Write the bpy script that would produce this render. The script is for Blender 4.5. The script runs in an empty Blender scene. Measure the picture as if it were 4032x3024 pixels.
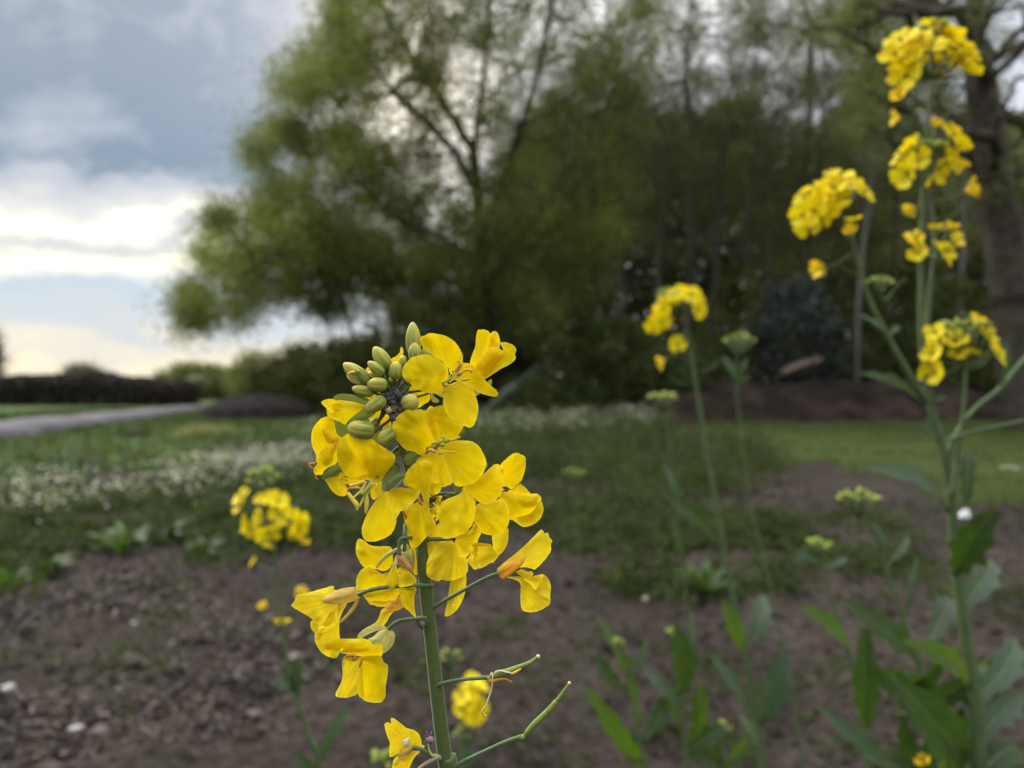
import bpy, math, random
import numpy as np
from mathutils import Vector, Matrix
from mathutils.geometry import delaunay_2d_cdt

random.seed(7)
rng = np.random.default_rng(7)
scene = bpy.context.scene
COL = scene.collection

# ------------------------------------------------------------------ camera
CAM_H = 0.85
LENS = 28.0
FPX = LENS / 36 * 4032            # focal length in photo pixels
D0 = 0.20                         # distance of the flower in focus
cd = bpy.data.cameras.new("camera")
cd.lens = LENS
cd.sensor_width = 36
cd.clip_start = 0.01
cd.clip_end = 3000
cd.dof.use_dof = True
cd.dof.focus_distance = D0
cd.dof.aperture_fstop = 12.8
cam = bpy.data.objects.new("camera", cd)
COL.objects.link(cam)
cam.location = (0, 0, CAM_H)
cam.rotation_euler = (math.radians(90), 0, 0)
scene.camera = cam

# ------------------------------------------------------------------ exposure
scene.view_settings.view_transform = 'Standard'
scene.view_settings.look = 'None'
scene.view_settings.exposure = 0.2
scene.view_settings.gamma = 1.0
scene.render.engine = 'CYCLES'
scene.cycles.use_denoising = True
scene.cycles.max_bounces = 8
scene.cycles.transparent_max_bounces = 8
scene.cycles.sample_clamp_indirect = 6

# ------------------------------------------------------------------ sun
SUN_AZ, SUN_EL = math.radians(-52), math.radians(38)
sd = bpy.data.lights.new("sun", 'SUN')
sd.energy = 3.0
sd.angle = math.radians(10)
sd.color = (1.0, 0.96, 0.88)
sun = bpy.data.objects.new("sun", sd)
COL.objects.link(sun)
sv = Vector((math.sin(SUN_AZ) * math.cos(SUN_EL), math.cos(SUN_AZ) * math.cos(SUN_EL), math.sin(SUN_EL)))
sun.rotation_euler = sv.to_track_quat('Z', 'Y').to_euler()
sun.location = sv * 50

# ------------------------------------------------------------------ sky
world = bpy.data.worlds.new("World")
scene.world = world
world.use_nodes = True
NT = world.node_tree
NT.nodes.clear()

def nd(nt, typ, **kw):
    n = nt.nodes.new(typ)
    for k, v in kw.items():
        setattr(n, k, v)
    return n

def mth(nt, op, a, b=None, c=None, clamp=False):
    n = nt.nodes.new('ShaderNodeMath')
    n.operation = op
    n.use_clamp = clamp
    for i, v in enumerate((a, b, c)):
        if v is None:
            continue
        if isinstance(v, (int, float)):
            n.inputs[i].default_value = v
        else:
            nt.links.new(v, n.inputs[i])
    return n.outputs[0]

def ramp(nt, fac, stops, interp='LINEAR'):
    n = nt.nodes.new('ShaderNodeValToRGB')
    cr = n.color_ramp
    cr.interpolation = interp
    while len(cr.elements) < len(stops):
        cr.elements.new(0.5)
    for e, (p, c) in zip(cr.elements, stops):
        e.position = p
        e.color = (*c, 1)
    nt.links.new(fac, n.inputs[0])
    return n.outputs[0]

def noise(nt, vec, scale, detail=3, rough=0.5, dist=0.0):
    n = nt.nodes.new('ShaderNodeTexNoise')
    n.inputs['Scale'].default_value = scale
    n.inputs['Detail'].default_value = detail
    n.inputs['Roughness'].default_value = rough
    n.inputs['Distortion'].default_value = dist
    if vec is not None:
        nt.links.new(vec, n.inputs['Vector'])
    return n.outputs['Fac']

def mixc(nt, fac, a, b, mode='MIX'):
    n = nt.nodes.new('ShaderNodeMix')
    n.data_type = 'RGBA'
    n.blend_type = mode
    for sock, v in ((n.inputs[0], fac), (n.inputs[6], a), (n.inputs[7], b)):
        if isinstance(v, (int, float)):
            sock.default_value = v
        elif isinstance(v, tuple):
            sock.default_value = (*v, 1)
        else:
            nt.links.new(v, sock)
    return n.outputs[2]

tc = nd(NT, 'ShaderNodeTexCoord')
sx = nd(NT, 'ShaderNodeSeparateXYZ')
NT.links.new(tc.outputs['Generated'], sx.inputs[0])
X, Y, Z = sx.outputs
az = mth(NT, 'ARCTAN2', X, Y)
hor = mth(NT, 'SQRT', mth(NT, 'ADD', mth(NT, 'MULTIPLY', X, X), mth(NT, 'MULTIPLY', Y, Y)))
el = mth(NT, 'ARCTAN2', Z, hor)
cv = nd(NT, 'ShaderNodeCombineXYZ')
NT.links.new(mth(NT, 'MULTIPLY', az, 1.0), cv.inputs[0])
NT.links.new(mth(NT, 'MULTIPLY', el, 2.2), cv.inputs[1])
warp = mth(NT, 'SUBTRACT', noise(NT, cv.outputs[0], 5.0, 5, 0.55), 0.5)
cv2 = nd(NT, 'ShaderNodeCombineXYZ')
NT.links.new(mth(NT, 'MULTIPLY', az, 0.35), cv2.inputs[0])
NT.links.new(el, cv2.inputs[1])
warp2 = mth(NT, 'SUBTRACT', noise(NT, cv2.outputs[0], 9.0, 2, 0.5), 0.5)
elw = mth(NT, 'ADD', el, mth(NT, 'ADD', mth(NT, 'MULTIPLY', warp, 0.15), mth(NT, 'MULTIPLY', warp2, 0.05)))
# the cloud layers tip gently upwards towards the right
elw = mth(NT, 'SUBTRACT', elw, mth(NT, 'MULTIPLY', mth(NT, 'ADD', az, 0.4), 0.05))
e1 = mth(NT, 'DIVIDE', elw, 0.6, clamp=True)
stops = [(0.00, (0.72, 0.65, 0.58)), (0.055, (0.98, 0.88, 0.66)), (0.085, (0.80, 0.76, 0.66)), (0.115, (0.62, 0.66, 0.70)),
         (0.185, (0.53, 0.63, 0.71)), (0.215, (0.86, 0.86, 0.80)), (0.24, (1.25, 1.2, 0.98)), (0.265, (0.95, 0.92, 0.80)),
         (0.285, (0.66, 0.66, 0.66)), (0.318, (1.15, 1.12, 0.95)), (0.345, (0.72, 0.72, 0.71)), (0.375, (0.50, 0.54, 0.60)),
         (0.40, (0.215, 0.29, 0.385)), (0.49, (0.24, 0.305, 0.405)), (0.60, (0.28, 0.335, 0.425)), (0.75, (0.305, 0.355, 0.445)),
         (0.88, (0.39, 0.43, 0.51)), (1.0, (0.8, 0.82, 0.9))]
cl = ramp(NT, e1, stops, 'EASE')
cv3 = nd(NT, 'ShaderNodeCombineXYZ')
NT.links.new(mth(NT, 'MULTIPLY', az, 1.3), cv3.inputs[0])
NT.links.new(mth(NT, 'MULTIPLY', el, 1.9), cv3.inputs[1])
pn = noise(NT, cv3.outputs[0], 6.5, 5, 0.5, 0.35)
pn = mth(NT, 'MULTIPLY', mth(NT, 'SUBTRACT', pn, 0.50), 4.5)
fade = mth(NT, 'SUBTRACT', 1.0, mth(NT, 'DIVIDE', mth(NT, 'ABSOLUTE', mth(NT, 'SUBTRACT', el, 0.40)), 0.34), clamp=True)
cl = mixc(NT, mth(NT, 'MULTIPLY', mth(NT, 'MAXIMUM', pn, 0.0), fade), cl, (0.58, 0.61, 0.69))
# sunlit gap in the cloud, above and ahead
def lobe(a0, e0, sa, se):
    da = mth(NT, 'DIVIDE', mth(NT, 'SUBTRACT', az, a0), sa)
    de = mth(NT, 'DIVIDE', mth(NT, 'SUBTRACT', el, e0), se)
    q = mth(NT, 'ADD', mth(NT, 'MULTIPLY', da, da), mth(NT, 'MULTIPLY', de, de))
    return mth(NT, 'POWER', 2.718, mth(NT, 'MULTIPLY', q, -1.0))
cl = mixc(NT, mth(NT, 'MULTIPLY', lobe(-0.10, 0.36, 0.11, 0.12), 1.0), cl, (2.6, 2.3, 1.75))
cl = mixc(NT, mth(NT, 'MULTIPLY', lobe(0.12, 0.44, 0.25, 0.12), 0.9), cl, (2.2, 2.1, 2.05))
cl = mixc(NT, mth(NT, 'MULTIPLY', lobe(0.32, 0.24, 0.36, 0.25), 0.8), cl, (1.5, 1.55, 1.7))
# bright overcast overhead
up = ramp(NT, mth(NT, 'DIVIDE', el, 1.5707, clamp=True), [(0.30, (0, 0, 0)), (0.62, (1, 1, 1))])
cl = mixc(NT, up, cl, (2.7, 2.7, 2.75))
sky = nd(NT, 'ShaderNodeTexSky')
sky.sky_type = 'NISHITA'
sky.sun_disc = False
sky.sun_elevation = SUN_EL
sky.sun_rotation = SUN_AZ
sky.air_density = 1.0
sky.dust_density = 2.0
skc = mixc(NT, 1.0, sky.outputs[0], (0.09, 0.09, 0.09), 'MULTIPLY')
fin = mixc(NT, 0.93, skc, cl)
# nothing shines up from below the horizon
below = ramp(NT, mth(NT, 'ADD', mth(NT, 'MULTIPLY', el, 8.0), 0.5, clamp=True), [(0.30, (0, 0, 0)), (0.46, (1, 1, 1))])
fin = mixc(NT, below, (0.09, 0.085, 0.07), fin)
bg = nd(NT, 'ShaderNodeBackground')
bg.inputs['Strength'].default_value = 1.0
out = nd(NT, 'ShaderNodeOutputWorld')
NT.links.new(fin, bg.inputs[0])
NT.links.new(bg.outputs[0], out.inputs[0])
world.cycles.sampling_method = 'MANUAL'
world.cycles.sample_map_resolution = 512

# ------------------------------------------------------------------ places
PF = FPX * 2212 / 4032           # focal length in 2212-wide pixels
def at(px, py, d):
    """point seen at (px,py) of the 2212x1659 view, d metres ahead"""
    return np.array([(px - 1106) / PF * d, d, CAM_H - (py - 829.5) / PF * d])
def gnd(px, py):
    d = CAM_H * PF / (py - 829.5)
    return np.array([(px - 1106) / PF * d, d, 0.0])

CROPS = {'A': (1560, 1280), 'B': (1200, 1600), 'C': (1520, 1570), 'D': (1380, 1810), 'E': (1720, 1740), 'F': (1340, 2080),
         'G': (1680, 2050), 'H': (1120, 2260), 'I': (1220, 2420), 'J': (1460, 2634), 'K': (1740, 2540)}
def src(crop, p):
    if crop == 'L':
        return (1250 + p[0] / 3.3183, 1250 + p[1] / 3.3183)
    if crop == 'S':
        return p
    o = CROPS[crop]
    return (o[0] + p[0] / 4.2538, o[1] + p[1] / 4.2538)
KPX = D0 / FPX
def fg(x, y, z):
    """photo pixel (x,y) near the focus distance, z pixels further away"""
    d = D0 + z * KPX
    return np.array([(x - 2016) / FPX * d, d, CAM_H - (y - 1512) / FPX * d])

# ------------------------------------------------------------------ object helpers
WO = {}
def link(o):
    COL.objects.link(o)
    return o
def tag(o, label=None, cat=None, group=None, kind=None):
    if label: o['label'] = label
    if cat: o['category'] = cat
    if group: o['group'] = group
    if kind: o['kind'] = kind
    return o
def empty(name, loc, label, cat, group=None):
    o = bpy.data.objects.new(name, None)
    o.empty_display_size = 0.05
    o.location = loc
    link(o)
    WO[o.name] = np.array(loc, float)
    return tag(o, label, cat, group)
def obj(name, V, F, mats, parent=None, smooth=True, mi=None, uv=None, attr=None, origin=None):
    V = np.asarray(V, float)
    c = V.mean(0) if origin is None else np.asarray(origin, float)
    me = bpy.data.meshes.new(name)
    if isinstance(F, np.ndarray):
        nf, k = F.shape
        me.vertices.add(len(V)); me.vertices.foreach_set('co', (V - c).astype(np.float32).ravel())
        me.loops.add(nf * k); me.loops.foreach_set('vertex_index', F.astype(np.int32).ravel())
        me.polygons.add(nf)
        me.polygons.foreach_set('loop_start', np.arange(0, nf * k, k, dtype=np.int32))
        me.update(calc_edges=True)
    else:
        me.from_pydata((V - c).tolist(), [], F)
    if not isinstance(mats, (list, tuple)):
        mats = [mats]
    for m in mats:
        me.materials.append(m)
    me.polygons.foreach_set('use_smooth', [smooth] * len(me.polygons))
    if mi is not None:
        me.polygons.foreach_set('material_index', np.asarray(mi, np.int32))
    if uv is not None:
        l = me.uv_layers.new(name='UVMap')
        idx = np.empty(len(me.loops), np.int32)
        me.loops.foreach_get('vertex_index', idx)
        l.data.foreach_set('uv', np.asarray(uv, np.float32)[idx].ravel())
    if attr is not None:
        a = me.attributes.new('tone', 'FLOAT', 'POINT')
        a.data.foreach_set('value', np.asarray(attr, np.float32))
    me.validate()
    o = bpy.data.objects.new(name, me)
    link(o)
    if parent is not None:
        o.parent = parent
        o.location = c - WO[parent.name]
    else:
        o.location = c
    WO[o.name] = c
    return o

class MB:
    def __init__(s): s.V = []; s.F = []; s.M = []; s.n = 0; s.U = []
    def add(s, V, F, m=0, U=None):
        V = np.asarray(V, float)
        s.V.append(V)
        s.F += [[i + s.n for i in f] for f in F]
        s.M += [m] * len(F)
        s.U.append(np.zeros((len(V), 2)) if U is None else np.asarray(U))
        s.n += len(V)
        return s
    def build(s, name, mats, parent=None, smooth=True, **k):
        return obj(name, np.vstack(s.V), s.F, mats, parent, smooth, mi=s.M, uv=np.vstack(s.U), **k)

def spline(P, n, closed=False):
    P = np.asarray(P, float)
    m = len(P)
    if m < 3 and not closed:
        t = np.linspace(0, 1, n)[:, None]
        return P[0] * (1 - t) + P[-1] * t
    res = []
    segs = m if closed else m - 1
    for i in range(segs):
        if closed:
            a, b, c, d = P[(i - 1) % m], P[i], P[(i + 1) % m], P[(i + 2) % m]
        else:
            b, c = P[i], P[i + 1]
            a = P[i - 1] if i > 0 else 2 * b - c
            d = P[i + 2] if i + 2 < m else 2 * c - b
        k = max(2, int(round(n / segs)))
        for j in range(k):
            t = j / k
            res.append(0.5 * ((2 * b) + (c - a) * t + (2 * a - 5 * b + 4 * c - d) * t * t + (3 * b - a - 3 * c + d) * t ** 3))
    if not closed:
        res.append(P[-1])
    return np.array(res)

def tube(P, R, sides=10, n=None, flat=1.0):
    """closed tapering tube through P (smoothed), radii R"""
    P = np.asarray(P, float)
    R = np.asarray(R if hasattr(R, '__len__') else [R] * len(P), float)
    n = n or max(6, 4 * len(P))
    Q = spline(np.column_stack([P, R]), n)
    P, R = Q[:, :3], np.maximum(Q[:, 3], 1e-6)
    T = np.gradient(P, axis=0)
    T /= np.linalg.norm(T, axis=1)[:, None] + 1e-12
    u = np.cross(T[0], [0.3, 1, 0.2]); u /= np.linalg.norm(u)
    V = []; U = []
    for i in range(len(P)):
        u = u - T[i] * np.dot(u, T[i]); u /= np.linalg.norm(u) + 1e-12
        w = np.cross(T[i], u)
        for j in range(sides):
            a = 2 * math.pi * j / sides
            V.append(P[i] + R[i] * (math.cos(a) * u + flat * math.sin(a) * w))
            U.append((j / sides, i / len(P)))
    F = [[i * sides + j, i * sides + (j + 1) % sides, (i + 1) * sides + (j + 1) % sides, (i + 1) * sides + j]
         for i in range(len(P) - 1) for j in range(sides)]
    k = len(V)
    V.append(P[0] - T[0] * R[0] * 0.3); V.append(P[-1] + T[-1] * R[-1] * 0.3); U += [(0, 0), (0, 1)]
    F += [[k, (j + 1) % sides, j] for j in range(sides)]
    b = (len(P) - 1) * sides
    F += [[k + 1, b + j, b + (j + 1) % sides] for j in range(sides)]
    return np.array(V), F, np.array(U)

def lathe(base, tip, prof, sides=16, lobes=0, depth=0.0, flat=1.0):
    """body of revolution from base to tip; prof = [(t, radius)], lobes grooves its sides"""
    base = np.asarray(base, float); tip = np.asarray(tip, float)
    ax = tip - base; L = np.linalg.norm(ax); ax /= L
    u = np.cross(ax, [0.2, 1, 0.1]); u /= np.linalg.norm(u)
    w = np.cross(ax, u)
    V = []; U = []
    for t, r in prof:
        for j in range(sides):
            a = 2 * math.pi * j / sides
            rr = r * (1 - depth * (0.5 + 0.5 * math.cos(lobes * a)) ** 6) if lobes else r
            V.append(base + ax * L * t + rr * (math.cos(a) * u + flat * math.sin(a) * w))
            U.append((j / sides, t))
    m = len(prof)
    F = [[i * sides + j, i * sides + (j + 1) % sides, (i + 1) * sides + (j + 1) % sides, (i + 1) * sides + j]
         for i in range(m - 1) for j in range(sides)]
    F.append(list(range(sides))[::-1])
    F.append([(m - 1) * sides + j for j in range(sides)])
    return np.array(V), F, np.array(U)

def hsh(ix, iy, s):
    h = (ix.astype(np.int64) * 374761393 + iy.astype(np.int64) * 668265263 + s * 1442695041) & 0xffffffff
    h = ((h ^ (h >> 13)) * 1274126177) & 0xffffffff
    return ((h ^ (h >> 16)) & 0xffff) / 65535.0
def vn(x, y, s=0):
    ix = np.floor(x); iy = np.floor(y); fx = x - ix; fy = y - iy
    fx = fx * fx * (3 - 2 * fx); fy = fy * fy * (3 - 2 * fy)
    a = hsh(ix, iy, s); b = hsh(ix + 1, iy, s); c = hsh(ix, iy + 1, s); d = hsh(ix + 1, iy + 1, s)
    return (a * (1 - fx) + b * fx) * (1 - fy) + (c * (1 - fx) + d * fx) * fy

# ------------------------------------------------------------------ materials
def newmat(name):
    m = bpy.data.materials.new(name)
    m.use_nodes = True
    m.node_tree.nodes.clear()
    return m, m.node_tree
def finish(nt, shader, bumpsrc=None):
    o = nd(nt, 'ShaderNodeOutputMaterial')
    nt.links.new(shader, o.inputs[0])
def thin(name, stops, tstops, trans, vec='UV', scl=(30, 2, 1), bump=0.15, rough=0.55, spec=0.25, speck=None, bdist=0.0003):
    """leaf or petal: veins run out from the base (UV), light shines through"""
    m, nt = newmat(name)
    t = nd(nt, 'ShaderNodeTexCoord')
    mp = nd(nt, 'ShaderNodeMapping')
    mp.inputs['Scale'].default_value = scl
    nt.links.new(t.outputs[vec], mp.inputs[0])
    v = noise(nt, mp.outputs[0], 1.0, 4, 0.6)
    c = ramp(nt, v, stops)
    big = noise(nt, t.outputs['Object'], 260 if vec == 'UV' else 8, 2, 0.5)
    c2 = mixc(nt, 1.0, c, ramp(nt, big, [(0.3, (0.90, 0.88, 0.8)), (0.7, (1, 1, 1))]), 'MULTIPLY')
    if speck:
        at_ = nd(nt, 'ShaderNodeAttribute'); at_.attribute_name = 'tone'
        c2 = mixc(nt, mth(nt, 'MULTIPLY', at_.outputs['Fac'], 0.6), c2, (0.97, 0.84, 0.06))  # pale rim: glow of light at the petal edge, put into the colour
        us = nd(nt, 'ShaderNodeSeparateXYZ'); nt.links.new(t.outputs['UV'], us.inputs[0])
        c2 = mixc(nt, ramp(nt, us.outputs[1], [(0.0, (0.55, 0.55, 0.55)), (0.38, (0, 0, 0))]), c2, (0.80, 0.60, 0.004))
        vo = nd(nt, 'ShaderNodeTexVoronoi'); vo.inputs['Scale'].default_value = speck[0]
        nt.links.new(t.outputs['Object'], vo.inputs['Vector'])
        sp = ramp(nt, vo.outputs['Distance'], [(0.0, (1, 1, 1)), (0.10, (1, 1, 1)), (0.14, (0, 0, 0))])
        gate = ramp(nt, noise(nt, t.outputs['Object'], speck[0] * 0.3, 1, 0.5), [(0.6, (0, 0, 0)), (0.64, (1, 1, 1))])
        c2 = mixc(nt, mth(nt, 'MULTIPLY', sp, gate), c2, speck[1])
    p = nd(nt, 'ShaderNodeBsdfPrincipled')
    p.inputs['Roughness'].default_value = rough
    p.inputs['Specular IOR Level'].default_value = spec
    nt.links.new(c2, p.inputs['Base Color'])
    tr = nd(nt, 'ShaderNodeBsdfTranslucent')
    nt.links.new(mixc(nt, 1.0, c2, tstops, 'MULTIPLY'), tr.inputs['Color'])
    if bump:
        b = nd(nt, 'ShaderNodeBump'); b.inputs['Strength'].default_value = bump; b.inputs['Distance'].default_value = bdist
        nt.links.new(v, b.inputs['Height'])
        nt.links.new(b.outputs[0], p.inputs['Normal'])
        nt.links.new(b.outputs[0], tr.inputs['Normal'])
    mx = nd(nt, 'ShaderNodeMixShader'); mx.inputs[0].default_value = trans
    nt.links.new(p.outputs[0], mx.inputs[1]); nt.links.new(tr.outputs[0], mx.inputs[2])
    finish(nt, mx.outputs[0])
    return m
def solid(name, a, b, scale=40, rough=0.6, bump=0.2, bdist=0.001, spec=0.3, sss=0.0, coord='Object', detail=4, mid=None, sheen=0.0):
    m, nt = newmat(name)
    t = nd(nt, 'ShaderNodeTexCoord')
    v = noise(nt, t.outputs[coord], scale, detail, 0.6)
    st = [(0.3, a), (0.7, b)] if mid is None else [(0.3, a), (0.5, mid), (0.72, b)]
    c = ramp(nt, v, st)
    p = nd(nt, 'ShaderNodeBsdfPrincipled')
    p.inputs['Roughness'].default_value = rough
    p.inputs['Specular IOR Level'].default_value = spec
    nt.links.new(c, p.inputs['Base Color'])
    if sheen:
        p.inputs['Sheen Weight'].default_value = sheen
        p.inputs['Sheen Roughness'].default_value = 0.35
        p.inputs['Sheen Tint'].default_value = (0.8, 1.0, 0.75, 1)
    if sss:
        p.inputs['Subsurface Weight'].default_value = sss
        p.inputs['Subsurface Radius'].default_value = (1, 1, 0.3)
        p.inputs['Subsurface Scale'].default_value = 0.0008
    if bump:
        bb = nd(nt, 'ShaderNodeBump'); bb.inputs['Strength'].default_value = bump; bb.inputs['Distance'].default_value = bdist
        nt.links.new(v, bb.inputs['Height']); nt.links.new(bb.outputs[0], p.inputs['Normal'])
    finish(nt, p.outputs[0])
    return m
def foliage(name, dark, light, trans=0.35, rough=0.6, spec=0.15):
    """tone attribute = natural colour of each leaf"""
    m, nt = newmat(name)
    a = nd(nt, 'ShaderNodeAttribute'); a.attribute_name = 'tone'
    c = ramp(nt, a.outputs['Fac'], [(0, dark), (1, light)])
    p = nd(nt, 'ShaderNodeBsdfPrincipled')
    p.inputs['Roughness'].default_value = rough
    p.inputs['Specular IOR Level'].default_value = spec
    nt.links.new(c, p.inputs['Base Color'])
    tr = nd(nt, 'ShaderNodeBsdfTranslucent')
    nt.links.new(mixc(nt, 1.0, c, (1.1, 1.15, 0.6), 'MULTIPLY'), tr.inputs['Color'])
    mx = nd(nt, 'ShaderNodeMixShader'); mx.inputs[0].default_value = trans
    nt.links.new(p.outputs[0], mx.inputs[1]); nt.links.new(tr.outputs[0], mx.inputs[2])
    finish(nt, mx.outputs[0])
    return m

M = {}
M['petal'] = thin('petal_yellow', rough=.62, spec=.14, stops= [(0.3, (0.89, 0.61, 0.001)), (0.5, (0.95, 0.74, 0.002)), (0.8, (0.96, 0.79, 0.004))], tstops=(1.0, 0.90, 0.45), trans=0.38, scl=(24, 1.5, 1), bump=0.30, speck=(420, (0.95, 0.88, 0.45)))
M['petal_old'] = thin('petal_aged', rough=.65, spec=.12, stops= [(0.3, (0.86, 0.55, 0.010)), (0.5, (0.93, 0.72, 0.015)), (0.8, (0.95, 0.84, 0.08))], tstops=(1.0, 0.95, 0.55), trans=0.38, scl=(34, 1.2, 1), bump=0.6, speck=(420, (0.95, 0.88, 0.5)))
M['petal_dry'] = thin('petal_withered', [(0.3, (0.68, 0.32, 0.025)), (0.6, (0.88, 0.55, 0.06)), (0.8, (0.88, 0.68, 0.2))], (1.0, 0.8, 0.5), 0.3, scl=(24, 2, 1), bump=0.6)
M['sepal'] = thin('sepal_green', [(0.3, (0.14, 0.21, 0.04)), (0.7, (0.25, 0.31, 0.06))], (1, 1, 0.6), 0.3, scl=(16, 1.5, 1), bump=0.2)
M['sepal_pale'] = thin('sepal_pale', [(0.3, (0.55, 0.52, 0.14)), (0.7, (0.72, 0.66, 0.24))], (1, 1, 0.6), 0.3, scl=(16, 1.5, 1), bump=0.2)
M['sepal_tan'] = thin('sepal_tan', [(0.3, (0.55, 0.36, 0.07)), (0.7, (0.74, 0.54, 0.13))], (1, .9, 0.6), 0.3, scl=(20, 1.5, 1), bump=0.3)
M['sepal_peach'] = thin('sepal_peach', [(0.3, (0.50, 0.24, 0.09)), (0.7, (0.70, 0.44, 0.18))], (1, .8, 0.6), 0.25, scl=(20, 1.5, 1), bump=0.5)
M['bud'] = None
M['stem'] = solid('stem_green', (0.060, 0.092, 0.020), (0.085, 0.12, 0.034), 900, 0.5, 0.15, 0.0001, 0.4, sheen=0.5)
M['pedicel'] = solid('pedicel_green', (0.075, 0.12, 0.045), (0.11, 0.165, 0.065), 700, 0.55, 0.1, 0.0001, sheen=0.3)
M['pedicel_dark'] = solid('pedicel_purple', (0.06, 0.05, 0.035), (0.11, 0.09, 0.05), 700, 0.6, 0.1, 0.0001)
M['pedicel_grey'] = solid('pedicel_grey', (0.22, 0.2, 0.13), (0.3, 0.28, 0.18), 700, 0.6, 0.1, 0.0001)
M['pod'] = solid('pod_green', (0.13, 0.19, 0.03), (0.21, 0.28, 0.055), 600, 0.5, 0.15, 0.0001)
M['beak'] = solid('pod_beak', (0.12, 0.18, 0.035), (0.19, 0.25, 0.06), 600, 0.55, 0.15, 0.0001)
M['pistil'] = solid('pistil_green', (0.26, 0.33, 0.03), (0.36, 0.42, 0.05), 500, 0.5, 0.1, 0.0001)
M['stigma'] = solid('stigma', (0.62, 0.48, 0.13), (0.75, 0.6, 0.2), 1500, 0.6, 0.3, 0.0001)
M['anther'] = solid('anther', (0.62, 0.34, 0.04), (0.80, 0.50, 0.08), 2500, 0.7, 0.5, 0.0001)
M['anther_brown'] = solid('anther_brown', (0.45, 0.17, 0.02), (0.65, 0.28, 0.04), 2500, 0.7, 0.5, 0.0001)
M['filament'] = solid('filament', (0.70, 0.56, 0.05), (0.82, 0.68, 0.10), 800, 0.5, 0.1, 0.0001)
M['filament_pale'] = solid('filament_dry', (0.55, 0.48, 0.28), (0.75, 0.70, 0.5), 800, 0.5, 0.1, 0.0001)
M['aphid'] = solid('aphid_grey', (0.045, 0.047, 0.042), (0.15, 0.155, 0.14), 1500, 0.85, 0.6, 0.0002, 0.1)
M['aphid_tan'] = solid('aphid_tan', (0.35, 0.22, 0.10), (0.5, 0.34, 0.17), 1500, 0.6, 0.2, 0.0001)
M['aphid_brown'] = solid('aphid_brown', (0.04, 0.028, 0.015), (0.09, 0.06, 0.035), 1500, 0.4, 0.2, 0.0001)
M['aphid_mauve'] = solid('aphid_mauve', (0.12, 0.07, 0.08), (0.28, 0.2, 0.21), 1200, 0.7, 0.3, 0.0001)
def budmat():
    m, nt = newmat('bud_green')
    t = nd(nt, 'ShaderNodeTexCoord')
    mp = nd(nt, 'ShaderNodeMapping'); mp.inputs['Scale'].default_value = (14, 1.3, 1)
    nt.links.new(t.outputs['UV'], mp.inputs[0])
    v = noise(nt, mp.outputs[0], 1.0, 3, 0.55)
    inf = nd(nt, 'ShaderNodeObjectInfo')
    c = ramp(nt, v, [(0.35, (0.11, 0.155, 0.030)), (0.50, (0.20, 0.25, 0.050)), (0.62, (0.50, 0.44, 0.06))])
    us = nd(nt, 'ShaderNodeSeparateXYZ'); nt.links.new(t.outputs['UV'], us.inputs[0])
    c = mixc(nt, ramp(nt, us.outputs[1], [(0.5, (0, 0, 0)), (0.95, (0.9, 0.9, 0.9))]), c, (0.55, 0.50, 0.12))
    seam = ramp(nt, mth(nt, 'ABSOLUTE', mth(nt, 'SINE', mth(nt, 'MULTIPLY', us.outputs[0], 4 * math.pi))), [(0.0, (0.4, 0.4, 0.4)), (0.14, (0, 0, 0))])
    c = mixc(nt, seam, c, (0.34, 0.38, 0.12))
    c = mixc(nt, mth(nt, 'MULTIPLY', inf.outputs['Random'], 0.6), c, (0.44, 0.42, 0.07))
    p = nd(nt, 'ShaderNodeBsdfPrincipled')
    p.inputs['Roughness'].default_value = 0.55
    p.inputs['Specular IOR Level'].default_value = 0.25
    nt.links.new(c, p.inputs['Base Color'])
    b = nd(nt, 'ShaderNodeBump'); b.inputs['Strength'].default_value = 0.3; b.inputs['Distance'].default_value = 0.0002
    nt.links.new(v, b.inputs['Height']); nt.links.new(b.outputs[0], p.inputs['Normal'])
    finish(nt, p.outputs[0])
    return m
M['bud'] = budmat()
M['leaf'] = thin('leaf_green', [(0.3, (0.032, 0.060, 0.020)), (0.7, (0.050, 0.088, 0.030))], (1.3, 1.5, 0.35), 0.35, vec='UV', scl=(6, 10, 1), bump=0.3, rough=0.5, bdist=0.001)
M['leaf_bright'] = thin('leaf_bright', [(0.3, (0.060, 0.105, 0.016)), (0.7, (0.085, 0.145, 0.026))], (1.2, 1.4, 0.3), 0.45, vec='UV', scl=(6, 10, 1), bump=0.3, rough=0.5, bdist=0.001)
M['leaf_blue'] = thin('leaf_glaucous', [(0.3, (0.060, 0.095, 0.062)), (0.7, (0.095, 0.14, 0.09))], (0.9, 1.2, 0.5), 0.3, vec='UV', scl=(6, 10, 1), bump=0.3, rough=0.5, bdist=0.001)
M['midrib'] = solid('midrib', (0.11, 0.16, 0.06), (0.16, 0.22, 0.09), 60, 0.5, 0.1)
M['stem_bg'] = solid('stem_pale_green', (0.065, 0.105, 0.04), (0.10, 0.145, 0.055), 60, 0.55, 0.1)
M['bract'] = solid('floret_buds', (0.22, 0.29, 0.045), (0.36, 0.42, 0.07), 200, 0.6, 0.2)
M['bgpetal'] = thin('petal_far', [(0.3, (0.90, 0.72, 0.004)), (0.7, (0.95, 0.82, 0.01))], (1.0, 0.97, 0.6), 0.42, vec='Object', scl=(60, 60, 60), bump=0)
M['bgpetal_old'] = thin('petal_far_aged', [(0.3, (0.88, 0.60, 0.015)), (0.7, (0.94, 0.74, 0.03))], (1.0, 0.92, 0.5), 0.4, vec='Object', scl=(60, 60, 60), bump=0)

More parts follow.
